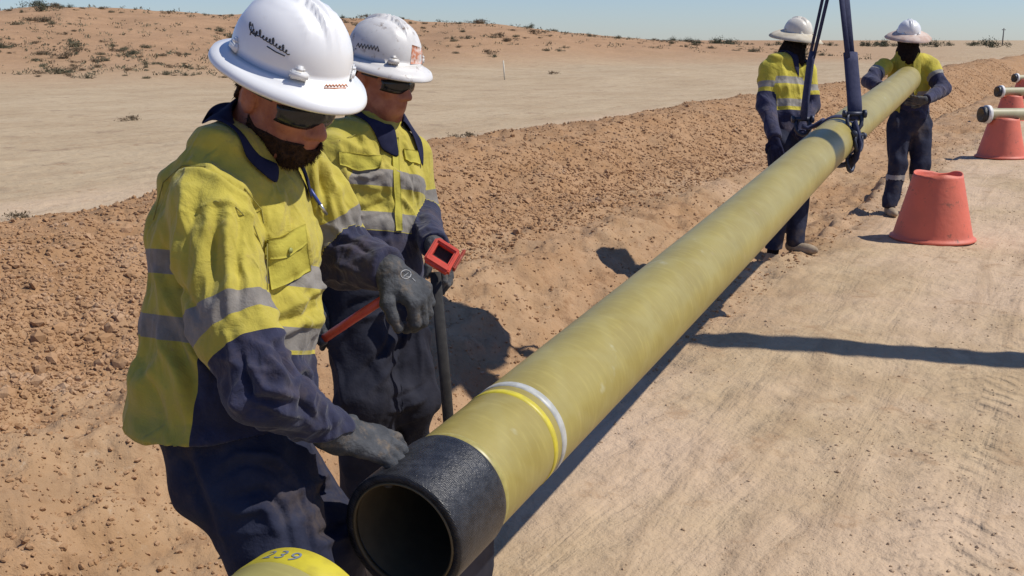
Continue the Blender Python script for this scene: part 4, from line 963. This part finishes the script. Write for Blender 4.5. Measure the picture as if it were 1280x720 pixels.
# ------------------------------------------------------------------ excavator that holds the sling (stands beyond the right edge)
ex = empty('excavator', (8.6, 3.9, 0), 'yellow crawler excavator whose boom holds up the sling, casting the long bar of shade', 'excavator')
def beam(name, pts, hs, wd, parent=ex, mat='exc'):
    pts = [A(*q) for q in pts]; v = []; f = []
    for i, q in enumerate(pts):
        t = unit(pts[min(i + 1, len(pts) - 1)] - pts[max(i - 1, 0)]); s_ = unit(np.cross(t, (0, 0, 1))); u = np.cross(s_, t)
        for a, b_ in ((-1, -1), (1, -1), (1, 1), (-1, 1)): v.append(q + s_ * a * wd / 2 + u * b_ * hs[i] / 2)
    for i in range(len(pts) - 1):
        for k in range(4): f.append((4 * i + k, 4 * i + (k + 1) % 4, 4 * i + 4 + (k + 1) % 4, 4 * i + 4 + k))
    f += [(3, 2, 1, 0), tuple(range(4 * len(pts) - 4, 4 * len(pts)))]
    o = mk(name, v, f, M[mat], parent, smooth=False); bvm = o.modifiers.new('edge', 'BEVEL'); bvm.width = .02; bvm.segments = 2; return o
HT = ap + A(0, 0, .16)
beam('quick_hitch', [HT + A(0, 0, .02), HT + A(.05, .01, .30), HT + A(.18, .02, .62)], [.16, .30, .34], .30, mat='steel')
pr_ = [(-.30, .55), (-.42, .20), (-.36, -.18), (-.10, -.42), (.28, -.45), (.30, -.40), (-.06, -.37), (-.31, -.15), (-.36, .2), (-.25, .52)]
bc = HT + A(-.02, -.42, .62); tq = A(.95, -.28, 0); wq = A(.28, .95, 0); bv_ = []; bf_ = []
for t_ in (-.6, .6):
    for a_, b_ in pr_: bv_.append(bc + tq * a_ * .36 + A(0, 0, b_ * .8) + wq * t_)
K_ = len(pr_); bf_ = [(k, (k + 1) % K_, K_ + (k + 1) % K_, K_ + k) for k in range(K_)] + [tuple(range(K_))[::-1], tuple(range(K_, 2 * K_))]
mk('bucket', bv_, bf_, M['steel'], ex, smooth=False)
stk_top = A(3.35, 6.02, 4.75)
beam('stick', [HT + A(.10, 0, .45), (HT + stk_top) / 2 + A(.12, 0, .1), stk_top + A(.2, -.05, .25)], [.22, .40, .30], .26)
beam('boom', [stk_top + A(-.15, .05, -.05), A(5.2, 5.42, 5.25), A(6.6, 4.92, 4.0), A(7.7, 4.35, 1.7)], [.26, .36, .42, .40], .23)
v, f = tube([stk_top + A(.3, -.03, .35), A(5.0, 5.48, 5.65)], .06, 12); mk('cylinder_ram', v, f, M['steel'], ex)
v, f = tube([A(7.2, 4.5, 1.3), A(6.2, 5.05, 3.7)], .07, 12); mk('cylinder_ram', v, f, M['steel'], ex)
ax = frame(A(.93, -.36, 0))
v, f = box((9.3, 3.7, 1.45), 3.2, 2.5, 1.0, ax, .12); mk('house', v, f, M['exc'], ex, smooth=False)
v, f = box((10.4, 3.3, 1.55), .9, 2.5, 1.2, ax, .2); mk('counterweight', v, f, M['exc'], ex, smooth=False)
cb = A(8.1, 4.95, 0); v, f = box(cb + A(0, 0, 2.1), 1.5, .95, 1.6, ax, .1); cbo = mk('cab', v, f, M['exc'], ex, smooth=False)
v, f = box(cb + A(0, 0, 2.35), 1.25, .99, .8, ax, .03); mk('window', v, f, M['glass'], cbo, smooth=False)
v, f = box(cb + A(0, 0, 2.35), 1.54, .75, .8, ax, .03); mk('window', v, f, M['glass'], cbo, smooth=False)
for s_ in (1, -1):
    c0 = A(9.1, 3.75, .45) + ax[1] * s_ * 1.15; n = 28; v = []; f = []
    for k in range(n):
        a = 2 * pi * k / n; q = c0 + ax[0] * (1.55 * np.sign(cos(a)) * min(1, abs(cos(a)) * 3) + .40 * cos(a)) + A(0, 0, .44 * sin(a))
        for t in (-.28, .28): v.append(q + ax[1] * t)
    for k in range(n): q = (k + 1) % n; f.append((2 * k, 2 * k + 1, 2 * q + 1, 2 * q))
    f += [tuple(2 * k for k in range(n)), tuple(2 * k + 1 for k in range(n))[::-1]]
    mk('crawler_track', v, f, M['rubber'], ex, smooth=False)

# ------------------------------------------------------------------ support cones and the pipes laid on them
def G(px, py, z=0.0):
    d = P(px, py, 1.0) - A(0, 0, CAMH); t = (z - CAMH) / d[2]; return A(0, 0, CAMH) + d * t
def cone_geo(o, ang, ht=.555):
    n = 72; prof = [(.335, .0), (.345, .006), (.342, .020), (.322, .028), (.314, .045)] + [(.314 - .122 * t, .045 + (ht - .045) * t) for t in np.linspace(.05, 1, 16)]
    v = []; f = []
    nd = A(-sin(ang), cos(ang), 0)
    def P_(r, h, k, sq=1): 
        a = 2 * pi * k / n; d = A(cos(a), sin(a), 0); q = (d @ nd) * .205
        notch = (.014 * math.exp(-(q / .075) ** 4)) * max(0, (h - .40) / (ht - .40)) if h > .40 else 0
        return o + d * r + A(0, 0, h - notch + (.010 * sin(3 * a + 1) if h > ht - .02 else 0))
    for r, h in prof + [(.184, ht - .004), (.176, ht - .02), (.168, ht - .10), (.10, ht - .11), (.001, ht - .11)]:
        for k in range(n): v.append(P_(r, h, k))
    m_ = len(prof) + 5
    for i in range(m_ - 1):
        for k in range(n): f.append((i * n + k, i * n + (k + 1) % n, (i + 1) * n + (k + 1) % n, (i + 1) * n + k))
    return np.array(v), f
def on_g(q): return A(q[0], q[1], ga(q[0], q[1]))
c1 = on_g(G(1165, 299)); v, f = cone_geo(c1, RD(55)); mk_ = mk('support_cone', v, f, M['cone'], origin=c1); tag(mk_, 'large empty red plastic cone nearest the camera, with a dipped scuffed rim', 'cone', 'red support cones')
rows_ = [((1246, 188), (1228, 137.5), 14.6, 'nearest pair of the laid pipes'), ((1257, 134.5), (1247, 112.5), 21.6, 'second pair'), ((1285, 119), (1267, 101), 29.0, 'third pair')]
words = ['first', 'second', 'third']
names_p = ['pale pipe with black capped end, nearest and largest of the three laid pipes', 'pale pipe with black capped end, middle one of the three laid pipes', 'pale pipe with black capped end, farthest and smallest of the three laid pipes']
names_c = ['upright red plastic cone under the nearest laid pipe with the white ring', 'red plastic cone under the middle laid pipe, half hidden behind the nearest pipe', 'red plastic cone under the farthest laid pipe at the right edge']
M['pipe_far'] = simple('pale_fibreglass', (.40, .37, .22), .5, (.34, .31, .17), 3)
for i, (cpx, epx, dd, _) in enumerate(rows_):
    e = P(epx[0], epx[1], dd); dirn = unit(A(1, .10 if i == 0 else .14, 0)); R = np.array([unit(np.cross(dirn, (0, 0, 1))), A(0, 0, 1), dirn])
    e[2] = .555 + .085 + ga(e[0], e[1]) - .03
    pe = empty('laid_pipe', e - A(0, 0, .085), names_p[i], 'pipe', 'pipes laid on cones')
    v, f = lathe(e, R, [(.092, .10), (.085, .12), (.084, 8.5), (.070, 8.5)], 40); mk('pipe_wall', v, f, M['pipe_far'], pe)
    v, f = lathe(e, R, [(.088, -.02), (.108, -.018), (.112, .0), (.110, .045), (.088, .05)], 40); mk('black_collar', v, f, M['collar'], pe)
    v, f = lathe(e, R, [(.100, .045), (.128, .048), (.130, .065), (.128, .10), (.08, .105)], 40); mk('white_ring', v, f, M['pipe_white'], pe)
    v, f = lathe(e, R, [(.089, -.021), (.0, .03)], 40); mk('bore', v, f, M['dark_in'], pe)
    cc = e + dirn * .34; cc = on_g(cc); v, f = cone_geo(cc, math.atan2(dirn[1], dirn[0])); o = mk('support_cone', v, f, M['cone'], origin=cc); tag(o, names_c[i], 'cone', 'red support cones')

# ------------------------------------------------------------------ near pipe end with the painted yellow band
e2 = P(386, 790, 1.76); D2_ = unit((-.43, -.90, .012)); R2 = np.array([unit(np.cross(D2_, (0, 0, 1))), np.cross(unit(np.cross(D2_, (0, 0, 1))), D2_), D2_]); r2 = .152
M['pipe2'] = pipe_mat('fibreglass_pipe_near', (.36, .32, .11), (.30, .26, .085), -D2_, e2)
np_ = empty('banded_pipe', e2 - A(0, 0, r2), 'pipe end with bright yellow painted band numbered 239 at the bottom of the picture', 'pipe')
v, f = lathe(e2, R2, [(r2 - .012, .0), (r2 - .004, .001)] + [(r2 - .001, .055 + .1 * k) for k in range(36)], 96); mk('pipe_wall', v, f, M['pipe2'], np_)
v, f = lathe(e2, R2, [(r2 - .012, -.002), (r2 - .003, -.003), (r2 + .0008, .002), (r2 + .0012, .052), (r2 - .002, .056)], 96); yb = mk('yellow_band', v, f, simple('bright_yellow_paint', (.56, .47, .03), .5, (.46, .38, .03), 25, dirt=((.35, .28, .1), 12, .6, .8)), np_)
v, f = lathe(e2, R2, [(r2 - .012, -.002), (r2 - .013, .05), (r2 - .014, .4)], 64); mk('bore_lining', v, f, M['dark_in'], np_)
tc = bpy.data.curves.new('painted_number', 'FONT'); tc.body = '239'; tc.size = .040; tc.extrude = .0; tc.space_character = 1.25
to = bpy.data.objects.new('painted_number', tc); S.collection.objects.link(to); bpy.context.view_layer.update()
me = bpy.data.meshes.new_from_object(to); bm = bmesh.new(); bm.from_mesh(me); bmesh.ops.triangulate(bm, faces=bm.faces[:]); bmesh.ops.subdivide_edges(bm, edges=bm.edges[:], cuts=2, use_grid_fill=False); bm.verts.index_update()
tv = np.array([q.co[:] for q in bm.verts]); tfc = [[q.index for q in g_.verts] for g_ in bm.faces]; bm.free(); bpy.data.objects.remove(to); bpy.data.curves.remove(tc)
# reading direction runs across the crown, tops of the digits towards the pipe mouth
topa = A(0, 0, 1); rgt = unit(np.cross(-D2_, topa)); cx = (tv[:, 0].max() + tv[:, 0].min()) / 2
ang = (tv[:, 0] - cx) / r2 - .15 ; axl = .045 - tv[:, 1]
tw = e2 + np.outer(axl, D2_) + (r2 + .0022) * (np.outer(np.sin(ang), rgt) + np.outer(np.cos(ang), np.cross(rgt, -D2_)))
mk('painted_number', tw, tfc, simple('grey_marker', (.22, .25, .30), .6), yb, smooth=False)

# ------------------------------------------------------------------ tools
def gp(px, py, d): return P(px, py, d)
rb = empty('red_bar', gp(404, 424, 2.24), 'thin red enamelled bar held in the nearest worker\'s far glove', 'tool')
v, f = tube([gp(404, 424, 2.26), gp(440, 400, 2.24), gp(490, 367, 2.19)], .0098, 14); mk('shaft', v, f, M['rod_red'], rb)
v, f = tube([gp(398, 428, 2.262), gp(405, 423.4, 2.26)], .013, 14); mk('end_stop', v, f, M['steel'], rb)
sp0 = gp(544, 340, 3.02); sp1 = gp(557, 480, 3.0); gnd = on_g(A(*(sp1 + (sp1 - sp0) * 1.05)[:2], 0))
sh_ = empty('shovel', gnd, 'shovel with red D grip and dark shaft standing between second worker and the pipe', 'shovel')
v, f = tube([sp0, sp1, gnd + A(0, 0, .25)], 1.0, 16, True, (.008, .016)); mk('shaft', v, f, M['strap_black'], sh_)
# D grip: red frame round a dark opening
ax_ = unit(V(.80, .50, -.1)); ay_ = unit(V(.45, -.80, .35)); az_ = np.cross(ax_, ay_); gc = gp(553, 320, 2.97)
lp = lambda x, y, z=0: gc + ax_ * x * .86 + ay_ * y * .86 + az_ * z
bars = [box(lp(0, -.040), .100, .030, .040, np.array([ax_, ay_, az_]), .008), box(lp(0, .044), .09, .018, .036, np.array([ax_, ay_, az_]), .006),
        box(lp(-.047, 0), .018, .086, .038, np.array([ax_, ay_, az_]), .006), box(lp(.047, 0), .018, .086, .038, np.array([ax_, ay_, az_]), .006)]
v, f = join(bars); v = gc + (v - gc) * .84; gr = mk('grip', v, f, M['rod_red'], sh_, smooth=False)
v, f = box(lp(.066, .022, .0), .010, .088, .040, np.array([ax_, ay_, az_]), .005); v = gc + (v - gc) * .84; mk('grip_flange', v, f, simple('worn_red_edge', (.42, .07, .04), .5, (.6, .4, .32), 60, (.55, .75)), gr, smooth=False)
v, f = join([box(lp(0, .002, -.012), .078, .066, .006, np.array([ax_, ay_, az_]), .001)]); v = gc + (v - gc) * .84; mk('grip_insert', v, f, M['strap_black'], gr, smooth=False)
bl = []
for j in range(9):
    for i in range(7):
        x = (i / 6 - .5) * .22 * (1 - .5 * max(0, (j - 5) / 3) ** 2); bl.append(gnd + A(x * .8, x * .6, .30 - j * .036) + A(.35, -.35, 0) * (x * x * 2 + .02))
ff = [(j * 7 + i, j * 7 + i + 1, j * 7 + i + 8, j * 7 + i + 7) for j in range(8) for i in range(6)]
b_o = mk('blade', np.array(bl), ff, M['steel'], sh_); mo = b_o.modifiers.new('thickness', 'SOLIDIFY'); mo.thickness = .004

# ------------------------------------------------------------------ far things: shrubs, stake, mast
rs = np.random.default_rng(42)
def shrub_mesh(seed, nb, tall, col):
    r = np.random.default_rng(seed); v = []; f = []
    lobes = r.normal(0, .32, (6, 3)); lobes[:, 2] = np.abs(lobes[:, 2]) * .5 + .12
    for k in range(nb):
        lb = lobes[r.integers(6)]; c = lb + r.normal(0, .16, 3) * A(1, 1, .8); c[2] = abs(c[2]) * tall
        d = unit(r.normal(0, 1, 3) + A(0, 0, .8)); s = unit(np.cross(d, r.normal(0, 1, 3))) * r.uniform(.012, .03); l_ = r.uniform(.07, .17); q = len(v)
        v += [c - s, c + s, c + d * l_ + s * .4, c + d * l_ - s * .4]; f.append((q, q + 1, q + 2, q + 3))
    for k in range(14):
        lb = lobes[r.integers(6)]; a = r.uniform(0, 6.28); v2, f2 = tube([A(0, 0, -.05), lb * A(.5, .5, .5) + r.normal(0, .05, 3), lb * A(1, 1, 1.6 * tall)], [.012, .008, .004], 5); q = len(v); v += list(v2); f += [tuple(i + q for i in g_) for g_ in f2]
    me = bpy.data.meshes.new('desert_shrub'); me.from_pydata([tuple(x) for x in v], [], f); me.materials.append(col); return me
M['leaf1'] = simple('grey_green_leaf', (.10, .10, .055), .9, (.17, .14, .08), 3); M['leaf2'] = simple('dry_leaf', (.20, .14, .08), .9, (.12, .09, .05), 3); M['leaf3'] = simple('dark_leaf', (.055, .065, .035), .9, (.09, .09, .05), 2)
sm = [shrub_mesh(1, 420, 1.0, M['leaf1']), shrub_mesh(2, 360, .8, M['leaf2']), shrub_mesh(3, 460, 1.2, M['leaf3']), shrub_mesh(4, 300, .7, M['leaf2'])]
def shrub(x, y, s, k, label, group, rz=None):
    o = bpy.data.objects.new('desert_shrub', sm[k]); S.collection.objects.link(o); o.location = (x, y, ga(x, y) - .02); o.scale = (s, s, s * rs.uniform(.7, 1.0)); o.rotation_euler = (0, 0, rs.uniform(0, 6.28)); tag(o, label, 'shrub', group); return o
n = 0
while n < 285:
    be = rs.uniform(-.52, .30); r_ = 44 * (2.7 ** rs.uniform(0, 1)); st_ = 40 + 45 * sst(-.35, .25, be)
    if r_ < st_ or float(noise3(A(be * 9, r_ * .05, 0)[None], 5)[0]) < -.25: continue
    y = r_ / math.sqrt(1 + be * be); x = be * y; s = rs.uniform(.20, .50) * (1.0 + .9 * (rs.uniform() < .14)) * (.35 + .011 * r_)
    shrub(x, y, s, int(rs.choice([0, 1, 2, 3], p=[.35, .25, .2, .2])), 'low dry shrub growing on the orange dune under the skyline', 'dry shrubs on the dune'); n += 1
for k in range(46):
    be = rs.uniform(.10, .52); r_ = rs.uniform(230, 420); y = r_ / math.sqrt(1 + be * be)
    shrub(be * y, y, rs.uniform(1.4, 3.4), 2, 'tiny dark bush on the flat far horizon to the right', 'dark bushes on the far horizon')
for (px, py, s, lb) in ((585, 172, .30, 'grey twiggy tuft just above the spoil bank, right of the second hard hat'), (25, 275, .25, 'dry tuft on the pale verge at the left edge of the picture'),
                        (165, 150, .35, 'small dry tuft out on the open plain left of the nearest hard hat'), (690, 95, .4, 'small dry tuft on the plain right of the white stake')):
    q = G(px, py); shrub(q[0], q[1], s, 3, lb, 'tufts on the plain')
q = on_g(G(631, 101)); v, f = tube([q - A(0, 0, .1), q + A(-.06, 0, .78)], [.035, .03], 6); o = mk('marker_stake', v, f, M['wood'], origin=q); tag(o, 'thin white survey stake standing on the plain right of the second hard hat', 'stake')
q = A(.459 * 330, 330, 0); v, f = tube([q, q + A(0, 0, 5.2)], [.22, .16], 8); v2, f2 = box(q + A(0, 0, 4.7), 1.1, .2, .22); vv, ff = join([(v, f), (v2, f2)]); o = mk('utility_pole', vv, ff, M['post'], origin=q); tag(o, 'lone thin pole on the far right horizon', 'pole')

# low scrub specks over the whole dune, too many to count
v = []; f = []; r = np.random.default_rng(9); n = 0
while n < 950:
    be = r.uniform(-.56, .34); rr_ = 46 * (2.6 ** r.uniform(0, 1))
    if rr_ < 44 + 42 * sst(-.35, .25, be): continue
    y = rr_ / math.sqrt(1 + be * be); x = be * y
    if float(noise3(A(x * .10, y * .10, 3)[None], 8)[0]) < -.15: continue
    z = ga(x, y); s0 = r.uniform(.08, .24) * (.5 + .006 * rr_)
    for k in range(9):
        c = A(x, y, z + s0 * .3) + r.normal(0, s0 * .8, 3) * A(1, 1, .3); d = unit(r.normal(0, 1, 3) + A(0, 0, 1)) * s0 * .7; t = unit(np.cross(d, r.normal(0, 1, 3))) * s0 * .16; q = len(v)
        v += [c - t, c + t, c + d + t * .4, c + d - t * .4]; f.append((q, q + 1, q + 2, q + 3))
    n += 1
o = mk('dune_scrub', np.array(v), f, M['leaf1'], smooth=False); tag(o, 'sparse grey green scrub dotted all over the orange dune', 'scrub', kind='stuff')

M['thread'] = simple('olive_thread', (.26, .23, .05), .8)
for q_, lines in (('w1', [[(192, 275), (204, 228), (228, 207), (257, 208), (306, 236), (327, 262), (334, 300), (334, 362)], [(250, 260), (269, 251), (295, 259), (317, 282), (328, 312)]]),
                  ('w2', [[(424, 176), (445, 168), (470, 176), (486, 188)]])):
    pp = PPL[q_]; scribble(lines, pp['shirt'][2], 'seam', 'thread', pp['so'], .0011, off=.0004) if q_ == 'w2' else [scribble([ln_], pp['shirt'][2], 'seam', 'thread', pp['so'], .0011, off=.0004) for ln_ in lines]
